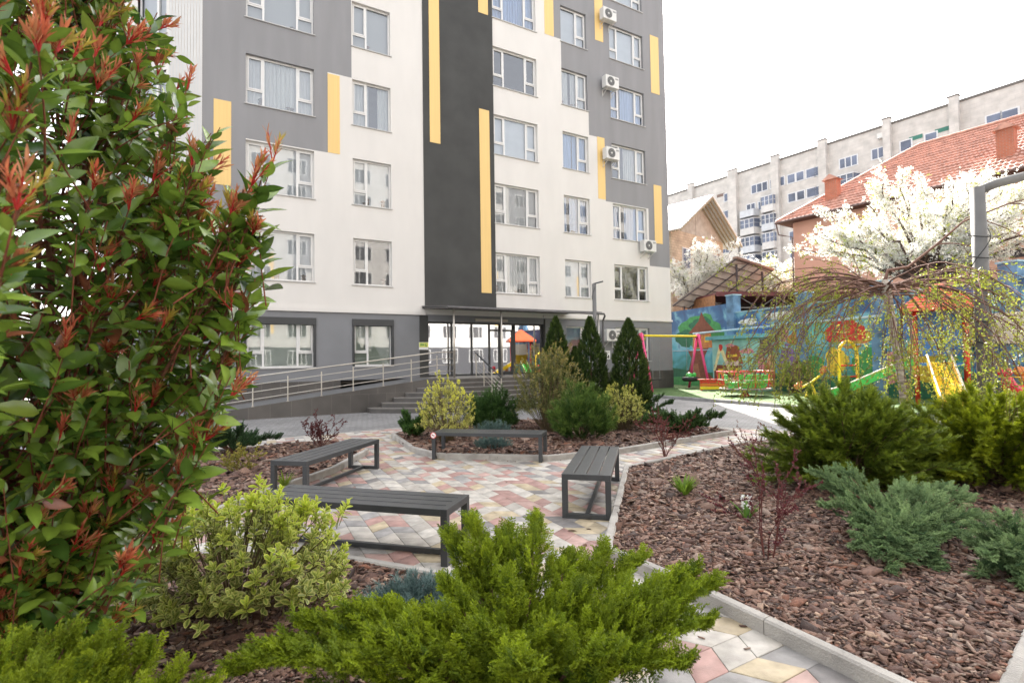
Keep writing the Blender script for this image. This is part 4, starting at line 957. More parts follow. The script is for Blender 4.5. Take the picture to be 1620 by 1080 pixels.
b = MB(); b.box(0, 12, 4.9, 5, 0, 5.3); b.build('back_wall', mat('shed_dark', (.05, .035, .03), .9, var=.3), sd_)
b = MB(); b.box(-.05, 0, .6, 5, 0, 5.3); b.build('side_wall', mat('shed_orange', (.30, .14, .06), .8, var=.3), sd_)
for k in range(5):
    x = .5+k*2.3; b = MB(); b.bar((x, .6, 4.55), (x+2.1, .6, 4.55), .04, .05); b.bar((x, .6, 4.55), (x+1.05, .6, 5.2), .03, .03); b.bar((x+2.1, .6, 4.55), (x+1.05, .6, 5.2), .03, .03); b.bar((x+1.05, .6, 4.55), (x+1.05, .6, 5.2), .03, .03); b.build('truss', mat('truss_grey', (.22, .2, .18), .6), sd_)
for k in range(6): b = MB(); b.box(k*2.25, k*2.25+.08, .55, .63, 0, 4.85); b.build('post', m_iron, sd_)

# ================================================================== far buildings
m_tow = brick_mat('tower_panel', (.50, .475, .44), (.46, .44, .41), (.40, .385, .37), 1.3, .45, .012, .9, var=.16, vert=True, bump=.1)
m_twin = mat('tower_pane', (.10, .12, .17), .15, var=.6, scale=.3); m_tfr = mat('tower_frame', (.55, .56, .57), .5)
e_t = Vector((.566, -.824, 0)).normalized(); TA = atan2(e_t.y, e_t.x)
tower = thing('apartment_tower', 'long pale panel apartment tower with stacked balconies far behind the red roof', 'apartment tower', (41.3, 78, 0), TA)
Ht = 31.0
def sx_(px): r = (px-810)/FPX; return (r*78-41.3)/(.566+.824*r)
pil = [(1098, 1106), (1162, 1176), (1232, 1244), (1308, 1321), (1413, 1425), (1520, 1536)]
b = MB(); b.box(-30, 36, 0, 12, 0, Ht); b.build('wall', m_tow, tower)
b = MB(); b.box(-30, 36, -.12, .0, Ht-.15, Ht+.12); b.build('parapet', mat('parapet_dark', (.12, .11, .1), .8), tower)
for a, c in pil:
    b = MB(); b.box(sx_(a), sx_(c), -.7, .01, 0, Ht+.55); q = b.build('pier', m_tow, tower)
    b = MB(); b.box(sx_(a)-.08, sx_(c)+.08, -.78, .1, Ht+.55, Ht+.68); b.build('pier_cap', MATS['parapet_dark'], q)
def twindow(x, z, w, h, n=1, y=0):
    f = MB(); f.box(x, x+w, y-.06, y+.01, z, z+h); o = f.build('window', m_tfr, tower)
    g = MB(); pw = (w-.16*(n+1))/n
    for i in range(n): g.box(x+.16+i*(pw+.16), x+.16+i*(pw+.16)+pw, y-.08, y-.061, z+.14, z+h-.14)
    g.build('pane', m_twin, o)
rt_ = random.Random(5)
bal_c = [(.46, .48, .50), (.34, .42, .40), (.32, .44, .50), (.16, .34, .50), (.50, .49, .47), (.44, .46, .49)]
def balcony(x, z, w, col, glazed=True):
    d = 1.15; b = MB(); pr = [(x, 0), (x+.35, -d), (x+w-.35, -d), (x+w, 0)]
    b.prism(pr, z, z+1.05); o = b.build('balcony', mat('balcony_%d' % bal_c.index(col), col, .6, var=.1, scale=2), tower)
    if glazed:
        g = MB(); g.prism([(p[0]*1, p[1]*.96) for p in pr], z+1.05, z+2.35); g.build('glazing', m_twin, o)
        g = MB()
        for i in range(3):
            p, q = Vector((*pr[i], 0)), Vector((*pr[i+1], 0)); n = 1 if i != 1 else 3
            for k in range(n+1): a = p.lerp(q, k/n); g.box(a.x-.05, a.x+.05, a.y-.05, a.y+.05, z+1.05, z+2.35)
            g.bar(p+Vector((0, 0, z+2.4)), q+Vector((0, 0, z+2.4)), .12, .12); g.bar(p+Vector((0, 0, z+1.7)), q+Vector((0, 0, z+1.7)), .05, .05)
        g.build('glazing_bars', m_tfr, o)
stor = [2.7+2.8*k for k in range(10)]
for px, w, kind in ((1121, 1.1, 's'), (1143, 1.2, 's'), (1254, 1.3, 's'), (1284, 1.5, 's'), (1196, 2.8, 'tri'), (1226, 2.4, 'tri'), (1180, 3.0, 'bal'), (1214, 2.6, 'bal'), (1331, 3.1, 'bal'), (1350, 1.6, 's'), (1338, 2.4, 'tri9'), (1390, 2.4, 'tri9'), (1386, 1.2, 's'), (1402, 2.4, 'bal'), (1455, 1.4, 's'), (1497, 1.4, 's'), (1552, 3.2, 'bal'), (1600, 1.6, 's'), (1112, 1.0, 's'), (1152, 1.1, 's'), (1206, 1.3, 's'), (1268, 1.3, 's'), (1298, 1.3, 's'), (1366, 1.5, 's'), (1436, 1.4, 's'), (1476, 1.4, 's'), (1575, 1.5, 's')):
    x = sx_(px)
    for k, z in enumerate(stor):
        if kind == 's':
            if k == 9 and px in (1350, 1366, 1386, 1206): continue
            if k == 9 and px in (1121, 1143, 1455, 1497):
                b = MB(); b.box(x-.2, x+1.2, -.03, .01, z-.0+.1, z+.6); b.build('vent', mat('vent_green', (.04, .16, .12), .7) if px > 1400 else mat('vent_brown', (.16, .11, .09), .7), tower); continue
            twindow(x, z-1.0, w, 1.45)
        elif kind == 'tri9':
            if k == 9: twindow(x, z-1.0, w, 1.5, 3)
        elif kind == 'tri':
            if k == 9: twindow(x, z-1.0, w, 1.5, 3)
        elif kind == 'bal' and k < 9:
            balcony(x, z-1.75, w, bal_c[rt_.choice([0, 0, 4, 4, 5, 5, 1, 2, 3])], not (k == 8 and px == 1180))
            if k == 8 and px == 1180: twindow(x+.8, z-.9, 1.6, 1.4, 2)
b = MB(); q = sx_(1403); b.box(q, q+.9, -.5, -.05, Ht-1.6, Ht-.95); b.build('air_conditioner', m_acw, tower)
b = MB(); q = sx_(1213); b.box(q-.2, q+.5, -.5, -.05, Ht-9.4, Ht-8.8); b.build('air_conditioner', m_acw, tower)
b = MB(); q = sx_(1333); b.lathe([(0, 0), (.5, .12), (.6, .3)], 14, c=(q, 1.0, Ht+1.0)); b.tube([(q, 1.0, Ht), (q, 1.0, Ht+1.0)], .06, 6); b.build('dish_aerial', m_tfr, tower)

# gabled block-built house
m_blk_ = brick_mat('pale_block', (.50, .40, .29), (.42, .33, .24), (.28, .23, .18), .40, .20, .012, .9, var=.25, vert=True, bump=.2)
gh = thing('gabled_house', 'unplastered block house with white sheet roof and open gable behind the blossom', 'house', (12.8, 40.2, 0), radians(42))
ze = 11.2; za = 13.9; gw = 6.7
b = MB(); b.box(-1.3, gw, 0, 9, 0, ze); b.build('wall', m_blk_, gh)
gx = 2.7
b = MB(); b.add([(-1.3, .02, ze), (gw, .02, ze), (gx, .02, za), (-1.3, .25, ze), (gw, .25, ze), (gx, .25, za)], [(0, 1, 2), (5, 4, 3), (0, 2, 5, 3), (1, 4, 5, 2)]); b.box(gx-.35, gx+.35, -.01, .02, ze, za-.8); b.build('gable', mat('gable_plaster', (.38, .35, .30), .9, var=.2, scale=2), gh)
m_rw = mat('roof_sheet_white', (.62, .62, .60), .45, var=.04, scale=1)
b = MB(); t_ = .12
for (x0, z0, x1, z1) in ((gx, za+.15, -2.1, ze-.4), (gx, za+.15, gw+.8, ze-.4)):
    b.add([(x0, -1.3, z0), (x1, -1.3, z1), (x1, 9.5, z1), (x0, 9.5, z0), (x0, -1.3, z0+t_), (x1, -1.3, z1+t_), (x1, 9.5, z1+t_), (x0, 9.5, z0+t_)], [(0, 1, 2, 3), (7, 6, 5, 4), (0, 4, 5, 1), (1, 5, 6, 2), (2, 6, 7, 3)])
rf = b.build('roof', m_rw, gh)
b = MB()
for k in range(5):
    y_ = -1.25+k*.3
    b.bar((gx, y_, za+.05), (gw+.8, y_, ze-.5), .07, .1); b.bar((gx, y_, za+.05), (-2.1, y_, ze-.5), .07, .1)
b.build('rafters', mat('rafter_wood', (.30, .25, .16), .8), rf)
for (x, z) in ((.2, 8.3), (4.7, 8.3), (.2, 5.1), (4.7, 5.1)):
    f = MB(); f.box(x, x+1.2, -.05, .01, z, z+1.7); o = f.build('window', m_tfr, gh); g_ = MB(); g_.box(x+.1, x+.56, -.07, -.051, z+.1, z+1.6); g_.box(x+.64, x+1.1, -.07, -.051, z+.1, z+1.6); g_.build('pane', m_twin, o)
b = MB(); b.box(2.5, 3.1, -.03, .01, 7.2, 10.2); b.build('stair_opening', mat('opening_brown', (.16, .09, .07), .9, var=.3), gh)

# peach house with the tiled hip roof
m_peach = mat('peach_render', (.60, .34, .25), .85, var=.06, scale=.8, bump=.15, bscale=50)
ph = thing('peach_house', 'peach rendered house with a red tiled hip roof and brick chimneys', 'house', (19.1, 36.0, 0), TA)
LH = 22; DH = 11; ZE = 10.75; OV = .75; RI = 4.4
b = MB(); b.box(0, LH, 0, DH, 0, ZE+.2); b.build('wall', m_peach, ph)
m_rt = mat('clay_tile', (.46, .24, .18), .6, var=.3, scale=3)
def tiled(name, P0, P1, P2, P3, parent, rows=15, colw=.26):
    """one roof slope: wavy pan tiles in overlapping rows; P0-P1 is the eave, P3-P2 the ridge"""
    P0, P1, P2, P3 = map(Vector, (P0, P1, P2, P3)); N = (P1-P0).cross(P3-P0).normalized(); N = N if N.z > 0 else -N
    nc = max(4, int((P1-P0).length/colw)); v = []; f = []
    for r_ in range(rows):
        for e_, dz in ((0, .07), (1, .0)):
            t = (r_+e_)/rows; a = P0.lerp(P3, t); c = P1.lerp(P2, t)
            for i in range(nc*2+1): v.append(a.lerp(c, i/(nc*2))+N*(dz+(.055 if i % 2 else 0)))
        o_ = r_*2*(nc*2+1); w = nc*2+1
        for i in range(nc*2):
            f.append((o_+i, o_+i+1, o_+w+i+1, o_+w+i))
            if r_ > 0: f.append((o_+i, o_-w+i, o_-w+i+1, o_+i+1))
    b = MB(); b.add(v, f); return b.build(name, m_rt, parent)
zr = ZE+RI
e0, e1, e2, e3 = (-OV, -OV, ZE-.1), (LH+OV, -OV, ZE-.1), (LH+OV, DH+OV, ZE-.1), (-OV, DH+OV, ZE-.1); r0, r1 = (DH/2, DH/2, zr), (LH-DH/2, DH/2, zr)
rt = tiled('roof', e0, e1, r1, r0, ph, 18)
tiled('roof_slope', e3, e0, r0, r0, rt, 18); tiled('roof_slope', e1, e2, r1, r1, rt, 18); tiled('roof_slope', e2, e3, r0, r1, rt, 18)
b = MB(); b.tube([Vector(e0)+Vector((0, 0, .08)), Vector(r0)+Vector((0, 0, .1)), Vector(r1)+Vector((0, 0, .1))], .12, 8); b.build('ridge_tiles', m_rt, rt)
b = MB(); b.box(-OV, LH+OV, -OV, 0, ZE-.16, ZE-.11); b.box(-OV, 0, 0, DH, ZE-.16, ZE-.11); b.build('soffit', mat('soffit_brown', (.10, .05, .035), .8), ph)
b = MB(); b.tube([(-OV-.05, -OV-.06, ZE-.1), (LH, -OV-.06, ZE-.1)], .07, 8); b.tube([(-OV, -OV, ZE-.15), (-OV+.1, -OV+.1, ZE-.9), (-.05, -.05, ZE-1.1), (-.05, -.08, 0)], .05, 8); b.build('gutter', mat('gutter_brown', (.14, .09, .08), .5), ph)
m_brk = brick_mat('chimney_brick', (.42, .12, .06), (.36, .10, .05), (.28, .2, .16), .25, .075, .01, .85, var=.2, vert=True)
for (x, y_, zb, ztop) in ((2.2, .9, ZE, ZE+2.3), (10.75, 1.0, ZE, ZE+2.5), (16, 2, ZE, ZE+3)):
    b = MB(); b.box(x-.36, x+.36, y_-.3, y_+.3, zb, ztop); o = b.build('chimney', m_brk, rt)
    b = MB(); b.add([(x-.5, y_-.42, ztop), (x+.5, y_-.42, ztop), (x+.5, y_+.42, ztop), (x-.5, y_+.42, ztop), (x, y_-.42, ztop+.35), (x, y_+.42, ztop+.35)], [(0, 1, 4), (2, 3, 5), (0, 4, 5, 3), (1, 2, 5, 4), (0, 3, 2, 1)]); b.build('chimney_cap', m_rt, o)
for (x, z, w_, h_) in ((3.0, 4.3, .7, .7), (8.6, 4.2, 1.6, 1.3), (10.9, 6.4, 2.6, .4)):
    b = MB(); b.box(x, x+w_, -.05, .01, z, z+h_); o = b.build('window', mat('dark_opening', (.04, .03, .03), .7), ph); 
# ================================================================== vegetation
M_LEAF = attr_mat('leaf_glossy', .26, .6, transl=.22, var=.12, scale=25)
M_LEAFM = attr_mat('leaf_matt', .5, .35, transl=.30, var=.12, scale=30)
M_NEED = attr_mat('needle', .6, .25, transl=.25, var=.18, scale=8)
M_WOOD = attr_mat('bark_wood', .85, .2, var=.3, scale=40, bump=.4)
M_PETAL = attr_mat('petal', .6, .3, transl=.45, var=.05, scale=5, tcol=1.1)

def leaf_T(nseg=4, w=.36, curl=.12, fold=.12, point=1.0, ob=False):
    """oval leaf along +Y, length 1; t is 0 on the midrib and 1 on the margin"""
    V = []; T = []; F = []
    for i in range(nseg+1):
        y = i/nseg; ww = w/2*sin(pi*min(1, y**.8*.97+.02))**.8*(1 if y < .6 else 1-(y-.6)*.3*point) if 0 < i < nseg else .012
        if ob: ww = max(.02, w/2*(sin(pi*min(1, y)**1.35)**.62 if 0 < i < nseg else (0 if i == 0 else .30)))
        z = -curl*(y**2)
        V += [(-ww, y, z+fold*ww*2), (0, y, z), (ww, y, z+fold*ww*2)]; T += [1, 0, 1] if 0 < i < nseg else [1, .8, 1]
    for i in range(nseg):
        a = 3*i; F += [(a, a+1, a+4, a+3), (a+1, a+2, a+5, a+4)]
    return np.array(V), np.array(F), np.array(T, float)
LEAF = leaf_T(5, .46); LEAFN = leaf_T(4, .19, .05, .25); OVAL = leaf_T(4, .52, .10, .10, .3); OVALQ = leaf_T(3, .5, .12, .1, .3)
OVALW = leaf_T(5, .52, .18, .20, .2, True)
TINY = (np.array([(0, 0, 0), (.28, .5, .04), (0, 1, -.03), (-.28, .5, .04)]), np.array([(0, 1, 2, 3)]), np.array([.3, 1, 1, 1.]))

def frond_T(n=9, side=.36, seed=0, sub=4, wid=.035, flat=.35):
    """feathery juniper / thuja spray along +Y, length 1: an axis and side twigs made of tapering scale-leaf spikes; t=1 at tips"""
    r = np.random.default_rng(seed); V = []; F = []; T = []
    def spike(p, d, l, w, t0, t1):
        d = d/np.linalg.norm(d); s = np.cross(d, r.normal(size=3)); s = s/np.linalg.norm(s)*w; o = len(V)
        V.extend([p-s, p+s, p+d*l*.6+s*.55, p+d*l, p+d*l*.6-s*.55]); F.append((o, o+1, o+2, o+3)); F.append((o, o+3, o+4, o+4)); T.extend([t0, t0, (t0+t1)/2, t1, (t0+t1)/2])
    for i in range(n):
        y = .08+.88*i/n; L = side*(1.15-y*.75)*r.uniform(.75, 1.15)
        for s in (-1, 1):
            d = np.array([s*.85, .75, r.normal()*flat]); p = np.array([0, y, 0])
            spike(p, d, L, wid*.6, .15+.3*y, .9)
            for k in range(sub):
                f = .2+.75*k/sub; q = p+d/np.linalg.norm(d)*L*f
                for s2 in (-1, 1):
                    dd = d+np.cross(d, [0, 0, 1])*s2*.9+r.normal(size=3)*.22; spike(q, dd, L*.42*(1.15-f*.6), wid*.55, .2+.3*y, 1.0)
    spike(np.array([0, 0, 0]), np.array([0, 1, .02]), 1.0, wid*.5, .1, 1.0)
    F2 = [tuple(f) for f in F]
    return np.array(V), np.array([f[:4] if len(set(f)) == 4 else (f[0], f[1], f[2], f[2]) for f in F2]), np.array(T, float)
def fix_tri(T):
    V, F, t = T; tri = np.array([[f[0], f[1], f[2]] for f in F]+[[f[0], f[2], f[3]] for f in F if len(set(f)) == 4]); return V, tri, t
FROND = [fix_tri(frond_T(9, .34, k, 3, .038)) for k in range(4)]
FRONDL = [fix_tri(frond_T(6, .36, k+9, 1, .09)) for k in range(3)]
def twig_T(n=10, nl=.28, seed=0, w=.03, flat=.25):
    """yew / spruce twig: flat needles along a shoot"""
    r = np.random.default_rng(seed); V = []; F = []; T = []
    for i in range(n):
        y = i/n*.95
        for s in (-1, 1):
            d = np.array([s*.9, .6, r.normal()*flat]); d = d/np.linalg.norm(d); l = nl*(1-.5*y)*r.uniform(.85, 1.1); q = np.array([0, y, 0]); u_ = np.array([-d[1], d[0], 0])*w; o = len(V)
            V += [q-u_, q+u_, q+d*l]; F.append((o, o+1, o+2)); T += [.2+.4*y, .2+.4*y, .9]
    o = len(V); V += [np.array([-w*.6, 0, 0]), np.array([w*.6, 0, 0]), np.array([0, 1.08, 0])]; F.append((o, o+1, o+2)); T += [0, 0, 1]
    return np.array(V), np.array(F), np.array(T, float)
TWIG = [twig_T(11, .26, k) for k in range(3)]
def tuft_T(n=26, seed=0, w=.022, spread=.75):
    r = np.random.default_rng(seed); V = []; F = []; T = []
    for i in range(n):
        a = r.uniform(0, 2*pi); y0 = r.uniform(0, .55); e = r.uniform(.25, 1)*spread; d = np.array([cos(a)*e, 1-.5*e, sin(a)*e]); d = d/np.linalg.norm(d)
        s = np.cross(d, r.normal(size=3)); s = s/np.linalg.norm(s)*w; q = np.array([0, y0, 0]); o = len(V); V += [q-s, q+s, q+d*r.uniform(.4, .6)]; F.append((o, o+1, o+2)); T += [.1, .1, 1]
    return np.array(V), np.array(F), np.array(T, float)
TUFT = [tuft_T(26, k) for k in range(3)]

def scatter(Ts, L, D, S, A, B, roll=None, up=(0, 0, 1)):
    """spread instances over the template variants"""
    N = len(L); k = rng.integers(0, len(Ts), N); out = []
    S = np.asarray(S, float)
    if roll is None: roll = rng.normal(0, .5, N)
    for i, T in enumerate(Ts):
        m_ = k == i
        if m_.any(): out.append(inst_arrays(T, frames(D[m_], roll[m_], up), L[m_], S[m_], A[m_], B[m_]))
    return out
def lumpy(d, seed, amp=.22, f=2.2):
    return np.array([1+amp*noise.noise(Vector((q[0]*f+seed*7.3, q[1]*f, q[2]*f)))*1.8 for q in d])
def wood(name, parent, paths, radii, n=6, col=(.09, .055, .035)):
    return np_mesh(name, [tubes_arrays(paths, radii, n, col)], M_WOOD, parent, smooth=True)
def curve(a, c, sag, n=6, jitter=.0):
    a = Vector(a); c = Vector(c); out = []
    for i in range(n+1):
        t = i/n; p = a.lerp(c, t)+Vector((0, 0, sag*4*t*(1-t)))
        if 0 < i < n and jitter: p += Vector(rng.normal(0, jitter, 3))
        out.append(p)
    return out

# ---- 1. the big red-tipped photinia on the left
def photinia():
    r = thing('photinia_shrub', 'tall glossy dark green shrub with red new shoots filling the left edge', 'shrub', (0, 0, 0))
    cx, cy = -2.22, 2.38
    zprof = [0.0, .3, .6, 1.0, 1.5, 1.9, 2.3, 2.6, 3.0, 3.4, 3.9, 4.2]; rprof = [.30, .32, .36, .55, .80, .93, .90, .80, .64, .50, .38, .25]
    Nn = 2150; L = []; D = []; z = rnd(Nn, .08, 4.1); a = rnd(Nn, 0, 2*pi); rr = np.interp(z, zprof, rprof)
    lump = np.array([1+.20*noise.noise(Vector((cos(p)*1.7, sin(p)*1.7, q*1.6))) for p, q in zip(a, z)])
    k = rng.uniform(.25, 1.0, Nn)**.42*lump
    base = np.stack([cx+rr*k*np.cos(a), cy+rr*k*np.sin(a), z], 1)
    out = np.stack([np.cos(a), np.sin(a), np.zeros(Nn)], 1)
    d = unit(out*rnd(Nn, .25, .9)[:, None]+np.array([0, 0, 1.0])*rnd(Nn, .35, 1.2)[:, None]+rdirs(Nn)*.35)
    keep = (base[:, 1] > .95) & ~((base[:, 0] > -.75)) ; keep &= (base[:, 2] < 2.3) | (rnd(len(base)) < .5)
    base, d, k = base[keep], d[keep], k[keep]; xb = []; xd = []; xst = []
    for q in ((418, 270, 2.2), (290, 150, 2.25), (405, 350, 2.3), (335, 215, 2.3), (228, 40, 2.3), (385, 300, 2.15), (350, 600, 2.25), (390, 455, 2.3), (190, -40, 2.2), (310, 255, 2.2), (300, 715, 2.2), (200, 880, 2.0), (60, 60, 1.5), (30, 330, 1.25)):
        tp = np.array(W(*q)); s0 = np.array([tp[0]-.42, max(1.3, tp[1]+.15), max(.3, tp[2]-.75)]); dr = tp-s0; xst.append([Vector(s0), Vector(s0+dr*.5+np.array([.03, 0, -.05])), Vector(tp)])
        for t in (.35, .5, .65, .8, .9, 1.0):
            for rep in range(2 if t < 1 else 1): xb.append(s0+dr*t+rng.normal(0, .02, 3)-np.array([0, 0, .03])); xd.append(dr/np.linalg.norm(dr)+rng.normal(0, .32 if t < 1 else .05, 3))
    base = np.concatenate([base, xb]); d = np.concatenate([d, unit(np.array(xd))]); k = np.concatenate([k, np.full(len(xb), .98)]); Nn = len(base)
    Lf = []; Df = []; Sf = []; Af = []; Bf = []; paths = []; radii = []; Upv = []
    RL = []; RD = []; RS = []; RC = []; RU = []; rp = []; rrad = []
    for i in range(Nn):
        dd = d[i]; ln = rng.uniform(.22, .42); p0 = base[i]-dd*ln*.8
        tip = p0+dd*ln; paths.append([p0-dd*.05, (p0+tip)/2+rng.normal(0, .008, 3), tip]); radii.append([.0035, .0028, .0022])
        nl = rng.integers(8, 13); ph = rng.uniform(0, 6)
        old = k[i] > .55
        ssc = rng.uniform(.72, 1.25)
        for j in range(nl):
            t = .1+.88*j/nl; ang = ph+j*2.4; x = np.cross(dd, [0.1, .2, 1]); x /= np.linalg.norm(x); y = np.cross(dd, x)
            side = x*cos(ang)+y*sin(ang); e = .95-.5*t
            ld = side*e+dd*(.35+.5*t)+np.array([0, 0, -.22*(1-t)]); Lf.append(p0+dd*ln*t+side*.006); Df.append(ld); Upv.append(dd*1.0+np.array([0, 0, .6]))
            Sf.append(ssc*rng.uniform(.076, .128)*(1-.2*t)); g = rng.uniform(0, 1)
            c = np.array((.032, .078, .014))*(1-g)+np.array((.20, .30, .04))*g
            if rng.random() < .06: c = np.array((.15, .20, .03))
            if rng.random() < .02: c = np.array((.18, .06, .03))
            Af.append(c*1.25); Bf.append(c)
        if (rng.random() < .40 and k[i] > .66 and (base[i][2] > .5 or rng.random() < .3)):
            ns = rng.integers(2, 6); ltot = rng.uniform(.055, .13)
            for s in range(ns):
                sd = unit((dd+rdirs(1)[0]*.65+np.array([0, 0, .35]))[None])[0] if s else unit((dd+np.array([0, 0, .4]))[None])[0]
                l2 = ltot*rng.uniform(.7, 1.2); q0 = tip; rp.append([q0, q0+sd*l2*.5, q0+sd*l2]); rrad.append([.0032, .0026, .0018])
                hue = rng.random(); rc = np.array((.50, .12, .06))*(1-hue)+np.array((.56, .28, .12))*hue
                if rng.random() < .15: rc = np.array((.40, .32, .05))
                nb = rng.integers(7, 13)
                for j in range(nb):
                    t = j/nb; ang = j*2.4+s; x = np.cross(sd, [0.1, .2, 1]); x /= np.linalg.norm(x); y = np.cross(sd, x); side = x*cos(ang)+y*sin(ang)
                    RL.append(q0+sd*l2*(.25+.75*t)); RD.append(sd+side*(.55-.25*t)); RS.append(rng.uniform(.030, .064)*(1.05-.4*abs(t-.4))); RC.append(rc*rng.uniform(.75, 1.2)); RU.append(-side+sd*.3)
    Lf, Df, Sf, Af, Bf, Upv = map(np.array, (Lf, Df, Sf, Af, Bf, Upv)); Df = unit(Df)
    # leaf faces turn to the light: up vector mixes the shoot axis
    R = frames(Df, rng.normal(0, .45, len(Df)), unit(Upv)); S3 = Sf[:, None]*np.stack([rnd(len(Sf), .85, 1.15), np.ones(len(Sf)), rnd(len(Sf), .6, 1.8)], 1)
    np_mesh('leaves', [inst_arrays(LEAF, R, Lf, S3, Af, Bf)], M_LEAF, r, smooth=True)
    RL, RD, RS, RC, RU = map(np.array, (RL, RD, RS, RC, RU)); R = frames(unit(RD), rng.normal(0, .3, len(RD)), unit(RU))
    np_mesh('red_shoots', [inst_arrays(LEAFN, R, RL, RS, RC, RC*np.array([.8, .75, .8]))]+[tubes_arrays(rp, rrad, 5, (.45, .03, .025))], M_LEAFM, r, smooth=True)
    st = []; sr_ = []
    for i in range(16):
        a_ = 2*pi*i/16+rng.uniform(-.2, .2); zt_ = rng.uniform(2.6, 4.0); rt_ = np.interp(zt_, zprof, rprof)*rng.uniform(.3, .85)
        p = [Vector((cx+.12*cos(a_), cy+.12*sin(a_), 0))]
        for q in range(1, 7): f = q/6; p.append(Vector((cx+(.12+(rt_-.12)*f**.8)*cos(a_)+rng.normal(0, .02), cy+(.12+(rt_-.12)*f**.8)*sin(a_)+rng.normal(0, .02), zt_*f)))
        st.append(p); sr_.append([.02, .017, .014, .012, .009, .007, .004])
    st += xst; sr_ += [[.008, .006, .003]]*len(xst)
    # side branches carry the shoots back to the stems
    for i in range(0, Nn, 6):
        q = Vector(paths[i][0]); j = int(rng.integers(0, 16)); s_ = st[j]; b_ = min(s_, key=lambda w: abs(w.z-(q.z-.25))); st_ = [b_, b_.lerp(q, .5)+Vector((0, 0, -.02)), q]
        if (q-b_).length < .8: paths.append(st_); radii.append([.006, .005, .004])
    np_mesh('stems', [tubes_arrays(st, sr_, 7, (.14, .06, .035)), tubes_arrays(paths, radii, 4, (.17, .055, .03))], M_WOOD, r, smooth=True)
photinia()

# ---- 2. variegated euonymus
def rosette_shrub(name, label, cat, c, rx, ry, h, nshoot, ls, top, low, edge, seed, group=None, T=OVAL, lean=0, z0=.05, nl=(8, 13), low_edge=None):
    r = thing(name, label, cat, (c[0], c[1], 0), 0, group)
    r0 = np.random.default_rng(seed)
    d = rdirs(nshoot); d[:, 2] = np.abs(d[:, 2])*1.15-.25; d = unit(d)
    lump = lumpy(d, seed, .24, 2.6); k = rng.uniform(.3, 1, nshoot)**.38*lump
    zc = h*.36
    P = np.stack([d[:, 0]*rx*k, d[:, 1]*ry*k, zc+d[:, 2]*np.where(d[:, 2] > 0, h-zc, zc-z0)*k], 1); P[:, 2] = np.maximum(P[:, 2], z0)
    ax = unit(d*np.array([.55, .55, .3])+np.array([0, 0, 1.0])+rdirs(nshoot)*.25)
    L = []; D = []; S = []; A = []; B = []; U = []; paths = []
    for i in range(nshoot):
        dd = ax[i]; ln = ls*rng.uniform(.9, 1.7); p0 = P[i]-dd*ln; x = np.cross(dd, [.1, .2, 1]); x /= np.linalg.norm(x); y = np.cross(dd, x); ph = rng.uniform(0, 6)
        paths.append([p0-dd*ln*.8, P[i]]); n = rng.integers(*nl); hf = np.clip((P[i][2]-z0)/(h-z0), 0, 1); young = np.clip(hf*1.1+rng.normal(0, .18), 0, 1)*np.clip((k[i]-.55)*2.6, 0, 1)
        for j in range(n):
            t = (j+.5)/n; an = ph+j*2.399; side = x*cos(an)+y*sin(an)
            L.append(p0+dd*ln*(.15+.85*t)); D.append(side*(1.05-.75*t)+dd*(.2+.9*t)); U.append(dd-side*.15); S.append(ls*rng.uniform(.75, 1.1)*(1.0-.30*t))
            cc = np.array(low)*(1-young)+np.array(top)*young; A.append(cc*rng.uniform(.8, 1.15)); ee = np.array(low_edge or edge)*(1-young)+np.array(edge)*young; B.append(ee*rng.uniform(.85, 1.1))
    L, D, S, A, B, U = map(np.array, (L, D, S, A, B, U))
    R = frames(unit(D), rng.normal(0, .35, len(D)), unit(U))
    np_mesh('leaves', [inst_arrays(T, R, L, S, A, B)], M_LEAFM, r, smooth=False)
    st = []; sr_ = []
    for i in range(0, nshoot, max(1, nshoot//90)):
        q = P[i]; m_ = np.array([q[0]*.45, q[1]*.45, q[2]*.45]); st.append([Vector((q[0]*.06, q[1]*.06, 0)), Vector(m_)+Vector(rng.normal(0, .01, 3)), Vector(q)]); sr_.append([.008, .005, .003])
    np_mesh('stems', [tubes_arrays(st, sr_, 5, (.12, .09, .05)), tubes_arrays(paths, [[.003, .002]]*len(paths), 4, (.16, .18, .05))], M_WOOD, r)
    return r
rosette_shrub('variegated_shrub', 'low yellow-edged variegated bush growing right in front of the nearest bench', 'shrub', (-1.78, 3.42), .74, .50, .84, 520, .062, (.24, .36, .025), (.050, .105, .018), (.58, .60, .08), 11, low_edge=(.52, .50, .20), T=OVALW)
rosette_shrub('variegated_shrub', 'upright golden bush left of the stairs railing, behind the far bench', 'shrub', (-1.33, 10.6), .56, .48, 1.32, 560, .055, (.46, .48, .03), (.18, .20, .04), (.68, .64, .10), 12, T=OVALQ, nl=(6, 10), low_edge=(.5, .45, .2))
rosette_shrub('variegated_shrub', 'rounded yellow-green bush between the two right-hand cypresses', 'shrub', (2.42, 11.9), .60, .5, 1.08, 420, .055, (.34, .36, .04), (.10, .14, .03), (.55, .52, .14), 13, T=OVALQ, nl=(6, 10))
rosette_shrub('mixed_shrub', 'tall bronze-green bush with pale leaves, just left of the pair of cypresses', 'shrub', (.75, 11.7), .78, .65, 2.0, 1150, .06, (.20, .15, .035), (.06, .075, .02), (.34, .28, .08), 14, T=LEAF, nl=(5, 8), low_edge=(.10, .12, .04))

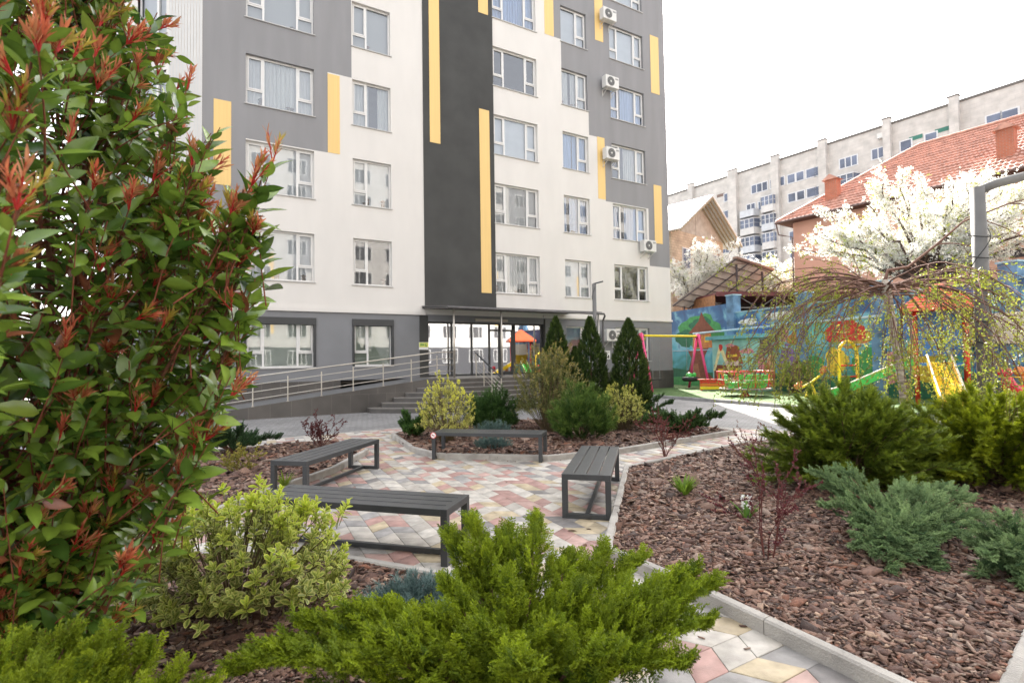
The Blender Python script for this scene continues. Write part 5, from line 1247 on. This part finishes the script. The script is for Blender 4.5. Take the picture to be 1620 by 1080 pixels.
# ---- 3. junipers
def juniper(name, label, base, limbs, nfr, fl, dark, tip, seed, wid=.30, Ts=FROND, group=None, rise=.25, stemcol=(.13, .07, .045), droop=0.0, upw=.6, fill=0):
    """limbs: list of tip points; plumes of feathery sprays clothe each arching limb"""
    r = thing(name, label, 'juniper', (base[0], base[1], 0), 0, group); bx = Vector((base[0], base[1], 0))
    L = []; D = []; S = []; TT = []; st = []; sr_ = []
    for tipp in limbs:
        tp = Vector(tipp)-bx; n = 8; ln = tp.length
        pts = curve((0, 0, .05), tp, rise*ln*.35, n, .006); st.append(pts); sr_.append([.016-.0125*i/n for i in range(n+1)])
        P = np.array([tuple(p) for p in pts]); m_ = int(nfr*(ln/.9))
        t = rng.uniform(.12, 1, m_)**.8; idx = t*(n); i0 = np.minimum(idx.astype(int), n-1); f = (idx-i0)[:, None]; Q = P[i0]*(1-f)+P[i0+1]*f; tan = unit(P[i0+1]-P[i0])
        rad = rdirs(m_); rad -= (rad*tan).sum(1, keepdims=True)*tan; rad = unit(rad); rad[:, 2] = np.abs(rad[:, 2])*.7+rad[:, 2]*.3
        w_ = wid*(1.05-t**1.5)*rng.uniform(.1, 1, m_)**.6
        lump = np.array([1+.95*noise.noise(Vector((q[0]*6+seed, q[1]*6, q[2]*6))) for q in Q])
        Q2 = Q+rad*(w_*lump)[:, None]; dd = unit(tan*1.0+rad*.75+np.array([0, 0, upw])+rdirs(m_)*.35-np.array([0, 0, droop]))
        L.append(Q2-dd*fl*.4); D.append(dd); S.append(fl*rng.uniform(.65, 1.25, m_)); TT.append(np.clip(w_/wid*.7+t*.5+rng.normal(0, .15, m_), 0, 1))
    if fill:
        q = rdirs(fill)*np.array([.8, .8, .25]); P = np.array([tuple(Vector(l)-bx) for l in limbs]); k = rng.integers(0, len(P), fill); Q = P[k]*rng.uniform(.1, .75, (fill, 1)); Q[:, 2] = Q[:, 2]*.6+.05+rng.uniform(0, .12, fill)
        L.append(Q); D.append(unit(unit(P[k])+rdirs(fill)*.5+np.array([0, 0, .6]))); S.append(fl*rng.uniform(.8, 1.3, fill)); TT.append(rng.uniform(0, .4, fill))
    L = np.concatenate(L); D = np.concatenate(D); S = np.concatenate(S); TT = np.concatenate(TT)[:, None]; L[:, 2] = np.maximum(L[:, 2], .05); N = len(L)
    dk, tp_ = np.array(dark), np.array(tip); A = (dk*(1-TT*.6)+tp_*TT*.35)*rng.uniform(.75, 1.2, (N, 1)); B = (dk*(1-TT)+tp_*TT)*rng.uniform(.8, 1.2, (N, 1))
    np_mesh('foliage', scatter(Ts, L, D, S, A, B, roll=rng.uniform(-.9, .9, N)), M_NEED, r)
    wood('branches', r, st, sr_, 5, stemcol); return r
JD, JT = (.026, .066, .006), (.37, .46, .018)
# tips surveyed from the photograph: (pixel, pixel, distance)
tips = [W(*q) for q in ((712, 845, 2.95), (745, 822, 2.9), (800, 835, 2.9), (850, 818, 2.9), (905, 880, 2.8), (960, 870, 2.85), (1015, 882, 2.9), (1100, 905, 2.45), (1135, 925, 2.35), (1125, 985, 2.2), (1010, 945, 2.5), (930, 930, 2.5), (800, 915, 2.5), (700, 925, 2.45), (620, 965, 2.4), (545, 965, 2.35), (470, 985, 2.3), (400, 1030, 2.2), (360, 1060, 2.1), (1095, 1050, 2.05), (880, 1000, 2.1), (760, 1000, 2.1), (640, 1030, 2.0), (520, 1050, 1.9), (980, 1030, 2.0), (820, 1060, 1.85), (1080, 960, 2.4), (690, 975, 2.2), (590, 1010, 2.1))]
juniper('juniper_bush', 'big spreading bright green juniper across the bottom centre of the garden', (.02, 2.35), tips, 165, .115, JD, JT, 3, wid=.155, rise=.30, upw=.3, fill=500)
tips = [W(*q) for q in ((40, 1010, 1.75), (110, 1000, 1.75), (180, 1005, 1.8), (240, 1025, 1.85), (290, 1055, 1.9), (330, 1085, 1.9), (150, 1050, 1.6), (60, 1060, 1.5), (230, 1090, 1.6), (0, 1030, 1.6), (-30, 1090, 1.4))]
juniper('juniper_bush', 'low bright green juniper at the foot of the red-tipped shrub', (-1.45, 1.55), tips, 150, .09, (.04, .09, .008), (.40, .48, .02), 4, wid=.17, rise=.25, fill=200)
BD, BT = (.035, .085, .036), (.33, .45, .19)
def jset(c, n, r0, r1, h0, h1, a0=0, a1=2*pi):
    return [(c[0]+(q := rng.uniform(r0, r1))*cos(a := a0+(a1-a0)*(i+rng.uniform(-.3, .3))/n), c[1]+q*sin(a)*.85, rng.uniform(h0, h1)) for i in range(n)]
tips = [W(*q) for q in ((1285, 748, 4.95), (1330, 770, 4.9), (1390, 800, 4.7), (1300, 800, 4.6), (1345, 828, 4.4), (1440, 770, 5.0), (1500, 772, 5.0), (1540, 790, 5.0), (1480, 830, 4.5), (1400, 850, 4.1), (1350, 870, 4.1), (1440, 890, 3.9), (1490, 905, 3.9), (1560, 820, 4.5), (1460, 800, 4.8), (1320, 742, 5.1), (1295, 770, 4.9), (1430, 840, 4.4), (1380, 880, 4.0), (1410, 905, 3.85), (1530, 850, 4.3), (1465, 870, 4.0))]
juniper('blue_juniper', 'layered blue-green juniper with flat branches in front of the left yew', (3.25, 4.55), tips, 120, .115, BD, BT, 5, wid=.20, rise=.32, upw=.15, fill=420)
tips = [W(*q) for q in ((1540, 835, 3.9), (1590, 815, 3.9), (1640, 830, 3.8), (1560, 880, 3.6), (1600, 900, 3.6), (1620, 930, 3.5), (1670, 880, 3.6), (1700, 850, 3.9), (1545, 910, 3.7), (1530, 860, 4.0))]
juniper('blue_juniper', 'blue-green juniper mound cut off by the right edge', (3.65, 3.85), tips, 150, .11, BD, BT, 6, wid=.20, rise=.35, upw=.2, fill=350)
juniper('juniper_bush', 'dark green juniper in the left bark bed, behind the left bench', (-5.0, 9.6), jset((-5.0, 9.6), 14, .45, .85, .2, .62), 70, .15, (.02, .05, .02), (.07, .13, .05), 7, wid=.2, Ts=FRONDL)
juniper('juniper_bush', 'small green juniper at the left tip of the island bed, beside the golden bush', (-2.05, 11.2), jset((-2.05, 11.2), 14, .25, .5, .2, .62), 90, .15, (.02, .055, .015), (.10, .20, .04), 8, wid=.2, Ts=FRONDL)
juniper('juniper_bush', 'flat green juniper right of the last cypress in the island bed', (3.55, 11.25), jset((3.45, 11.3), 22, .4, 1.0, .2, .55), 65, .15, (.02, .05, .015), (.09, .16, .04), 9, wid=.2, Ts=FRONDL)
juniper('juniper_bush', 'wide green juniper at the back right of the island bed', (2.95, 12.9), jset((2.95, 12.9), 16, .4, .9, .3, .75), 60, .15, (.02, .05, .015), (.08, .15, .04), 10, wid=.2, Ts=FRONDL)
# low blue carpets
def needle_mound(name, label, cat, c, rx, ry, h, n, ln, dark, tip, seed, Ts, group=None, z0=.05, up=.6, stems=True, lump=.25):
    r = thing(name, label, cat, (c[0], c[1], 0), 0, group); d = rdirs(n); d[:, 2] = np.abs(d[:, 2])*1.1-.15; d = unit(d); k = rng.uniform(.25, 1, n)**.42*lumpy(d, seed, lump, 3.0)
    P = np.stack([d[:, 0]*rx*k, d[:, 1]*ry*k, z0+np.maximum(.0, h*.3+d[:, 2]*h*.7)*k], 1); dd = unit(d*.9+np.array([0, 0, up])+rdirs(n)*.45)
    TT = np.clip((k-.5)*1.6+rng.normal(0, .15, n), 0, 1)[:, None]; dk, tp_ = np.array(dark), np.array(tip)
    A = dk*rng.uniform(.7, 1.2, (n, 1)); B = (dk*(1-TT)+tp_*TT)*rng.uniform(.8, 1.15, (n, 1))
    np_mesh('foliage', scatter(Ts, P-dd*ln*.5, dd, ln*rng.uniform(.7, 1.25, n), A, B, roll=rng.uniform(-1, 1, n)), M_NEED, r)
    if stems:
        st = [curve((0, 0, 0), P[i]*.85, .02, 4, .01) for i in rng.integers(0, n, 26)]; wood('branches', r, st, [[.012, .009, .007, .005, .003]]*26, 5)
    return r
SB, ST = (.06, .11, .105), (.30, .41, .39)
needle_mound('dwarf_blue_spruce', 'small silvery blue spruce between the variegated bush and the big juniper', 'spruce', (-.62, 3.28), .30, .26, .30, 900, .075, SB, ST, 21, TUFT)
needle_mound('dwarf_blue_spruce', 'grey-blue creeping spruce right of the golden bush', 'spruce', (-.42, 11.2), .42, .3, .30, 380, .12, SB, (.24, .34, .28), 22, TUFT)
needle_mound('dwarf_blue_spruce', 'tiny grey-blue spruce seen beneath the far bench seat', 'spruce', (-.38, 9.75), .34, .25, .22, 300, .10, SB, (.22, .30, .25), 23, TUFT)
needle_mound('mountain_pine', 'dark green dwarf pine behind the golden bush, left of the stairs railing', 'pine', (-.48, 12.2), .62, .5, .98, 1000, .19, (.018, .05, .012), (.10, .19, .04), 24, TUFT, up=1.0)
needle_mound('mountain_pine', 'green bushy pine with bare lower branches in front of the cypresses', 'pine', (1.35, 10.5), .60, .5, 1.06, 1000, .19, (.025, .065, .015), (.18, .27, .045), 25, TUFT, up=1.0)
# yews / spruces on the right
def yew(name, label, c, rx, ry, h, nl, seed, dark, tip, spread=1.0, ln=.12):
    r = thing(name, label, 'yew', (c[0], c[1], 0)); L = []; D = []; S = []; TT = []; st = []; sr_ = []
    for i in range(nl):
        a = 2.399*i+rng.uniform(-.2, .2); f = (i+.5)/nl; el = f**.8; rr = sqrt(max(0, 1-el**2.2))*rng.uniform(.8, 1.1)
        tp = Vector((cos(a)*rx*rr, sin(a)*ry*rr, h*(.10+.9*el)*rng.uniform(.85, 1.08))); pts = curve((rng.normal(0, .05), rng.normal(0, .05), .05), tp, .08, 7, .012); st.append(pts); sr_.append([.016-.002*j for j in range(8)])
        P = np.array([tuple(p) for p in pts]); m_ = 135; t = rng.uniform(.28, 1, m_)**.75; idx = t*7; i0 = np.minimum(idx.astype(int), 6); ff = (idx-i0)[:, None]; Q = P[i0]*(1-ff)+P[i0+1]*ff; tan = unit(P[i0+1]-P[i0])
        rad = rdirs(m_)*np.array([1, 1, .55]); w_ = .19*spread*(1.1-t)*rng.uniform(.2, 1, m_); Q = Q+unit(rad)*w_[:, None]; out = unit(Q*np.array([1, 1, .3])); dd = unit(tan*.7+unit(rad)*.8+out*.4+rdirs(m_)*.3+np.array([0, 0, .05]))
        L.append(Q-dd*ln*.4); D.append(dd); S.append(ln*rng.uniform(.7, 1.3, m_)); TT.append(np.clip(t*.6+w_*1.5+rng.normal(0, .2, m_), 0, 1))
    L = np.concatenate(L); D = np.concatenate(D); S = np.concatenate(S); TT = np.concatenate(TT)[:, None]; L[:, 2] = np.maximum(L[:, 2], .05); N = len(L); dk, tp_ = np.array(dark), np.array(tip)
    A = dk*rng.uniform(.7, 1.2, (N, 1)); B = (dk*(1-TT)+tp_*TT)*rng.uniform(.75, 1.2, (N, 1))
    np_mesh('foliage', scatter(TWIG, L, D, S, A, B, roll=rng.normal(0, .5, N)), M_NEED, r); wood('branches', r, st, sr_, 5); return r
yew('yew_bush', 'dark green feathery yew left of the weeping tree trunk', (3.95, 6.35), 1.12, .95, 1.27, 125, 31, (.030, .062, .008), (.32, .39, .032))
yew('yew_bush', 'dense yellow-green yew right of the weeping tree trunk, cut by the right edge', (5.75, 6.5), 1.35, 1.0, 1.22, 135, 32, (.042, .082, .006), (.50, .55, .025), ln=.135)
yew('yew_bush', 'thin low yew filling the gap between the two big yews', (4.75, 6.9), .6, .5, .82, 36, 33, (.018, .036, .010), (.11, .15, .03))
# cypresses
def thuja(c, h, r_, seed, label):
    r = thing('columnar_cypress', label, 'cypress', (c[0], c[1], 0), 0, 'columnar cypresses in the island bed'); n = int(2600*h/2.6)
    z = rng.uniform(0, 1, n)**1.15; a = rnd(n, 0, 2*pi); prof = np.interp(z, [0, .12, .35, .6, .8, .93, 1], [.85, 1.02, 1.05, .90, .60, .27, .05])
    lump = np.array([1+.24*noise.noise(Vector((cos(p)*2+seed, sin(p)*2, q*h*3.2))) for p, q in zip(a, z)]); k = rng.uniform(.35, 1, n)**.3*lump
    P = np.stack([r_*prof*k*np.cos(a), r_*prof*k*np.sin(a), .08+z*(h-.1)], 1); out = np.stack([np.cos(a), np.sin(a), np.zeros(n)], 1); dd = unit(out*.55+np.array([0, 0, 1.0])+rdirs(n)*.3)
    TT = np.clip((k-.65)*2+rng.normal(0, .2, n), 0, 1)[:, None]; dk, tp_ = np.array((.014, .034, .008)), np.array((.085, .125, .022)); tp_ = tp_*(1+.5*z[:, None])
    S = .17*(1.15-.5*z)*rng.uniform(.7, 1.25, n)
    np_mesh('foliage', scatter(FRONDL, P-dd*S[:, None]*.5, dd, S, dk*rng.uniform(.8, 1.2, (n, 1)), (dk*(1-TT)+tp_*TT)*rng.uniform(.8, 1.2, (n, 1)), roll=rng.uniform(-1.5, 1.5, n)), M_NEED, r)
    wood('trunk', r, [[(0, 0, 0), (0, 0, h*.9)]], [[.04, .01]], 7); return r
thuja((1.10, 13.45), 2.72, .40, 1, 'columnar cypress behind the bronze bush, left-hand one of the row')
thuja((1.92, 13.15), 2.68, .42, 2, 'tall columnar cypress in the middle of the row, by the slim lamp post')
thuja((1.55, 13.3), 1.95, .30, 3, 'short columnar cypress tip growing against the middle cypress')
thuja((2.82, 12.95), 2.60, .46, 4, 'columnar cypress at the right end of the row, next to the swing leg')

# ---- barberries and seedlings
def twiggy(name, label, cat, c, h, spread, n, leafc, stemc, seed, ls=.02, dens=16, group=None):
    r = thing(name, label, cat, (c[0], c[1], 0), 0, group); st = []; sr_ = []; L = []; D = []
    def br(p, d, ln, rad, lev):
        n_ = 6; pts = [Vector(p)]; dd = Vector(d).normalized()
        for i in range(n_): dd = (dd+Vector(rng.normal(0, .13, 3))+Vector((0, 0, .03))).normalized(); pts.append(pts[-1]+dd*ln/n_)
        st.append(pts); sr_.append([rad*(1-.75*i/n_) for i in range(n_+1)])
        for q in range(int(dens*ln*(3 if lev else 1.2)/.4)):
            f = rng.uniform(.25, 1)*n_; i = min(n_-1, int(f)); L.append(np.array(pts[i].lerp(pts[i+1], f-i))); D.append(np.array(dd)+rng.normal(0, .8, 3))
        if lev < 2:
            for q in range(4 if lev == 0 else 2):
                i = int(rng.integers(2, n_)); nd = dd+Vector(rng.normal(0, .55, 3)); br(pts[i], nd, ln*rng.uniform(.3, .55), rad*.5, lev+1)
    for i in range(n):
        a = 2*pi*i/n+rng.uniform(-.5, .5); br((.02*cos(a), .02*sin(a), 0), (cos(a)*spread, sin(a)*spread, 1), h*rng.uniform(.65, 1.0), .006, 0)
    L = np.array(L); D = unit(np.array(D)); m_ = len(L)
    np_mesh('leaves', [inst_arrays(TINY, frames(D, rng.uniform(-2, 2, m_)), L, ls*rng.uniform(.6, 1.3, m_), jit(leafc, m_, .3, .12), jit(leafc, m_, .3, .12))], M_LEAFM, r)
    wood('stems', r, st, sr_, 4, stemc); return r
PU, PS = (.115, .026, .028), (.10, .035, .028)
twiggy('barberry_bush', 'thin purple barberry in the middle of the big bark bed, nearest one', 'barberry', (1.92, 4.15), .90, .28, 5, (.095, .022, .026), PS, 41, .022, 17)
twiggy('barberry_bush', 'purple barberry at the front kerb of the island bed, right of the end-on bench', 'barberry', (2.50, 8.95), .78, .40, 8, (.12, .035, .03), PS, 42, .026, 18)
twiggy('barberry_bush', 'dark red barberry in the left bark bed above the left bench', 'barberry', (-3.62, 10.1), .62, .5, 9, (.09, .025, .025), PS, 43, .03, 20)
twiggy('barberry_bush', 'sparse reddish twigs rising beside the left yew', 'barberry', (3.45, 7.6), .85, .6, 7, (.16, .07, .04), PS, 44, .022, 10)
twiggy('young_shrub', 'small orange-green seedling in the left bark bed near the juniper', 'shrub', (-4.05, 7.9), .42, .4, 6, (.22, .20, .04), (.12, .08, .04), 45, .04, 16)
twiggy('young_shrub', 'wispy yellow-green sapling between the two yews', 'shrub', (5.1, 8.1), 1.3, .2, 5, (.22, .26, .04), (.12, .10, .05), 46, .03, 14)
def tuft(name, label, cat, c, h, n, col, flower=False):
    r = thing(name, label, cat, (c[0], c[1], .05)); a = rnd(n, 0, 2*pi); e = rnd(n, .05, .55); d = unit(np.stack([np.cos(a)*e, np.sin(a)*e, np.ones(n)], 1)); L = np.stack([np.cos(a)*.02, np.sin(a)*.02, np.zeros(n)], 1)
    T = leaf_T(4, .11, .25, .3); s = h*rng.uniform(.6, 1.1, n)
    np_mesh('leaves', [inst_arrays(T, frames(d, np.zeros(n)), L, s, jit(col, n), jit(col, n))], M_LEAFM, r)
    if flower:
        m_ = 70; z = rng.uniform(.5, 1.05, m_)*h; a = rnd(m_, 0, 2*pi); L = np.stack([.022*np.cos(a), .022*np.sin(a), z], 1); d = unit(np.stack([np.cos(a), np.sin(a), np.full(m_, .3)], 1))
        np_mesh('flower', [inst_arrays(TINY, frames(d, rng.uniform(-2, 2, m_)), L, np.full(m_, .032), jit((.72, .72, .70), m_, .08, .02), jit((.75, .75, .73), m_, .08, .02))], M_PETAL, r)
    return r
tuft('grass_tuft', 'bright green grass tuft in the big bark bed', 'plant', (1.93, 6.15), .24, 90, (.16, .26, .03))
tuft('hyacinth', 'white hyacinth with green leaves in the big bark bed', 'flower', (2.24, 5.25), .22, 24, (.10, .20, .03), True)
tuft('seedling', 'little green sprout seen under the left bench', 'plant', (-2.92, 6.9), .22, 26, (.20, .28, .03))
tuft('seedling', 'small pale sprout in the left bark bed beyond the bench', 'plant', (-3.6, 6.3), .12, 18, (.18, .24, .04))
# ---- fallen leaves on the paving
fl_ = [((.50, 5.15), .07, (.10, .055, .03)), ((.62, 4.72), .05, (.16, .08, .04)), ((.30, 5.6), .05, (.12, .07, .04)), ((-.9, 6.3), .04, (.1, .07, .05)), ((-.1, 7.2), .04, (.10, .07, .05))]
for i, (p, s_, c_) in enumerate(fl_):
    o = np_mesh('fallen_leaf', [inst_arrays(LEAF, frames(np.array([[cos(i*2.), sin(i*2.), .02]]), np.array([.1])), np.array([[p[0], p[1], .008]]), np.array([s_*1.3]), np.array([c_]), np.array([c_]))], M_LEAFM)
    tag(o, 'dry brown leaf lying on the coloured paving', 'leaf', 'fallen leaves on the paving')
# ---- grafted weeping tree with whip-like hanging branches
def weeping():
    r = thing('weeping_tree', 'grafted weeping tree with pale spotted trunk and hanging twigs of tiny yellow-green leaves', 'tree', (5.86, 8.0, 0))
    O = np.array([5.86, 8.0, 0]); topz = 2.62
    tr = [(0, 0, 0), (-.03, 0, .6), (-.08, 0, 1.2), (-.15, .01, 1.8), (-.21, 0, 2.3), (-.26, 0, topz), (-.27, 0, topz+.12)]
    mt = mat('birch_bark', (.16, .12, .095), .85, col2=(.52, .46, .38), scale=9, bump=.5, bscale=30, stretch=(1, 1, 3))
    b = MB(); b.tube(tr, [.066, .056, .050, .049, .053, .066, .04], 12); b.build('trunk', mt, r, smooth=True)
    st = []; sr_ = []; L = []; D = []; S = []
    def whip(p, d, ln, rad, g, lev, leafy=1.0):
        n_ = max(5, int(ln/.12)); pts = [Vector(p)]; dd = Vector(d).normalized()
        for i in range(n_):
            dd = (dd+Vector((0, 0, -g))+Vector(rng.normal(0, .075, 3))).normalized(); nx = pts[-1]+dd*ln/n_
            if nx.z < .88: break
            pts.append(nx)
        if len(pts) < 3: return
        m_ = len(pts)-1
        st.append(pts); sr_.append([max(.0016, rad*(1-.8*i/m_)) for i in range(m_+1)])
        if lev >= 1:
            k = int(m_*2.3*leafy)
            for q in range(k):
                f = rng.uniform(.1, 1)**.6*m_; i = min(m_-1, int(f)); L.append(np.array(pts[i].lerp(pts[i+1], f-i))+rng.normal(0, .012, 3)); D.append(rng.normal(0, 1, 3)+np.array([0, 0, -.3])); S.append(rng.uniform(.022, .048))
        if lev < 3:
            for q in range([6, 3, 1][lev]):
                i = int(rng.integers(max(1, m_//5), m_)); nd = (pts[i]-pts[i-1]).normalized()+Vector(rng.normal(0, .5, 3)); whip(pts[i], nd, ln*rng.uniform(.35, .62), rad*.45, g*1.35+.02, lev+1, leafy)
    for i in range(30):
        a = 2.399*i; e = rng.uniform(-.05, .65); whip((-.26+.04*cos(a), .04*sin(a), topz+rng.uniform(-.14, .06)), (cos(a), sin(a)*.8, e), rng.uniform(1.3, 2.7), rng.uniform(.010, .019), rng.uniform(.07, .15), 0)
    for a, e, ln in ((pi*.97, .42, 2.2), (pi*1.02, .30, 2.0), (pi*.90, .5, 1.9), (.05, .4, 2.0), (-.2, .45, 1.9), (.25, .3, 2.2), (pi*1.1, .15, 1.9)): whip((-.26, 0, topz), (cos(a), sin(a), e), ln, .02, .085, 0)
    main = [(-.27, 0, topz+.1), (-.22, 0, topz+.26), (.05, -.05, topz+.30), (.45, -.1, topz+.62), (.85, -.1, topz+.95), (1.5, -.15, topz+1.2), (2.2, -.2, topz+1.36)]
    st.append([Vector(p) for p in main]); sr_.append([.036, .026, .022, .018, .014, .010, .005])
    for p, d in (((.45, -.1, topz+.62), (1, 0, .15)), ((.85, -.1, topz+.95), (.6, .3, .5)), ((1.5, -.15, topz+1.2), (1, -.2, -.1)), ((.2, -.05, topz+.4), (.9, .1, -.3)), ((1.1, -.1, topz+1.0), (1, 0, -.3))): whip(p, d, 1.3, .010, .09, 1, .5)
    np_mesh('branches', [tubes_arrays(st, sr_, 4, (.15, .085, .065))], M_WOOD, r, smooth=True)
    L, D, S = np.array(L), unit(np.array(D)), np.array(S); N = len(L)
    c = jit((.24, .27, .035), N, .3, .12); np_mesh('leaves', [inst_arrays(TINY, frames(D, rng.uniform(-2, 2, N)), L, S, c*.9, c)], M_LEAFM, r)
weeping()
# ---- flowering trees behind the wall
def puff_T(n, seed, s=.42):
    r = np.random.default_rng(seed); V = []; F = []; T = []
    for i in range(n):
        c = r.normal(size=3)*.30; d = r.normal(size=3); d /= np.linalg.norm(d); u_ = np.cross(d, r.normal(size=3)); u_ /= np.linalg.norm(u_); w_ = np.cross(d, u_); o = len(V)
        V += [c+u_*s*.5, c+w_*s*.5+d*.06, c-u_*s*.5, c-w_*s*.5+d*.06]; F.append((o, o+1, o+2, o+3)); T += [r.random()]*4
    return np.array(V), np.array(F), np.array(T, float)
PUFF = [puff_T(7, k) for k in range(3)]
def blossom(name, label, base, fork, cen, rx, ry, rz_, nl, npuff, ps, seed, trunk_r=.2, green=.12):
    r = thing(name, label, 'tree', (base[0], base[1], 0)); B_ = Vector((base[0], base[1], 0)); fk = Vector(fork)-B_; ce = Vector(cen)-B_
    st = [[Vector((0, 0, 0)), fk*.5+Vector((.15, 0, 0)), fk]]; sr_ = [[trunk_r, trunk_r*.85, trunk_r*.7]]; tips = []
    for i in range(nl):
        d = rdirs(1)[0]; d[2] = abs(d[2])*1.3-.4; tp = ce+Vector((d[0]*rx, d[1]*ry, d[2]*rz_))*rng.uniform(.75, 1.05); pts = curve(fk, tp, .2, 7, .10); st.append(pts); sr_.append([trunk_r*.42*(1-.85*j/7) for j in range(8)])
        for q in range(6):
            j = int(rng.integers(2, 8)); dd = (pts[j]-fk).normalized()+Vector(rng.normal(0, .55, 3))+Vector((0, 0, .15)); e = pts[j]+dd.normalized()*rng.uniform(.5, 1.5)*rx*.22; p2 = curve(pts[j], e, .05, 5, .04); st.append(p2); sr_.append([.03, .025, .02, .015, .012, .008])
            tips.append(p2)
        tips.append(pts[3:])
    wd_ = [trunk_r]; np_mesh('trunk', [tubes_arrays(st[:1], sr_[:1], 10, (.075, .05, .045))], M_WOOD, r, smooth=True); np_mesh('branches', [tubes_arrays(st[1:], sr_[1:], 5, (.085, .055, .045))], M_WOOD, r, smooth=True)
    L = []; D = []
    for i in range(npuff):
        p = tips[int(rng.integers(0, len(tips)))]; n_ = len(p)-1; f = rng.uniform(0, 1)**.8*n_; j = min(n_-1, int(f)); L.append(np.array(p[j].lerp(p[j+1], f-j))+rng.normal(0, ps*.95, 3)); D.append(np.array(p[j+1]-p[j]))
    L = np.array(L); D = unit(np.array(D)+rng.normal(0, .05, (npuff, 3))); kk = np.linalg.norm(L-np.array(fk), axis=1) > rx*.26; L, D = L[kk], D[kk]; npuff = len(L); g = rng.random(npuff) < green; A = jit((.78, .77, .73), npuff, .06, .02); A[g] = jit((.42, .46, .12), int(g.sum()), .2, .08); Bc = A*np.array([.98, .98, .94])
    np_mesh('blossom', scatter(PUFF, L, D, ps*rng.uniform(.6, 1.3, npuff), A, Bc, roll=rng.uniform(-3, 3, npuff)), M_PETAL, r)
blossom('blossom_tree', 'large white-flowering tree with dark forked trunk in front of the peach house', W(1478, 640, 24.0), W(1462, 452, 24.0), W(1482, 366, 24.0), 5.4, 3.0, 2.35, 46, 27000, .13, 1, .24)
blossom('blossom_tree', 'white-flowering tree below the block-built gabled house, left of the lean-to roof', W(1100, 560, 36.5), W(1100, 490, 36.5), W(1112, 440, 36.5), 3.3, 2.0, 2.2, 22, 6000, .17, 2, .15, .05)
blossom('blossom_tree', 'white-flowering tree seen between the lean-to roof and the peach house', W(1225, 560, 43), W(1225, 490, 43), W(1222, 458, 43), 3.9, 2.0, 1.9, 16, 5500, .26, 3, .15, .25)
rosette_shrub('budding_bush', 'yellow-green budding tree in front of the far tower, beside the peach house', 'tree', (24.0, 47.5), 1.8, 1.5, 8.6, 900, .22, (.42, .42, .12), (.25, .28, .08), (.5, .48, .2), 61, T=TINY, nl=(5, 8))
rosette_shrub('green_bush', 'loose green bush at the foot of the painted wall beyond the seesaw', 'shrub', (12.1, 23.0), .8, .5, 1.5, 600, .10, (.24, .33, .03), (.06, .13, .03), (.3, .36, .06), 62, T=TINY, nl=(5, 8))
b = MB(); b.box(14.6, 17.5, -.20, -.125, 1.9, 2.85)
for i in range(29): b.box(14.6+i*.1, 14.65+i*.1, -.215, -.20, 1.9, 2.85)
b.build('cream_panel', mat('cream_sheet', (.55, .50, .42), .6, var=.05), wall)
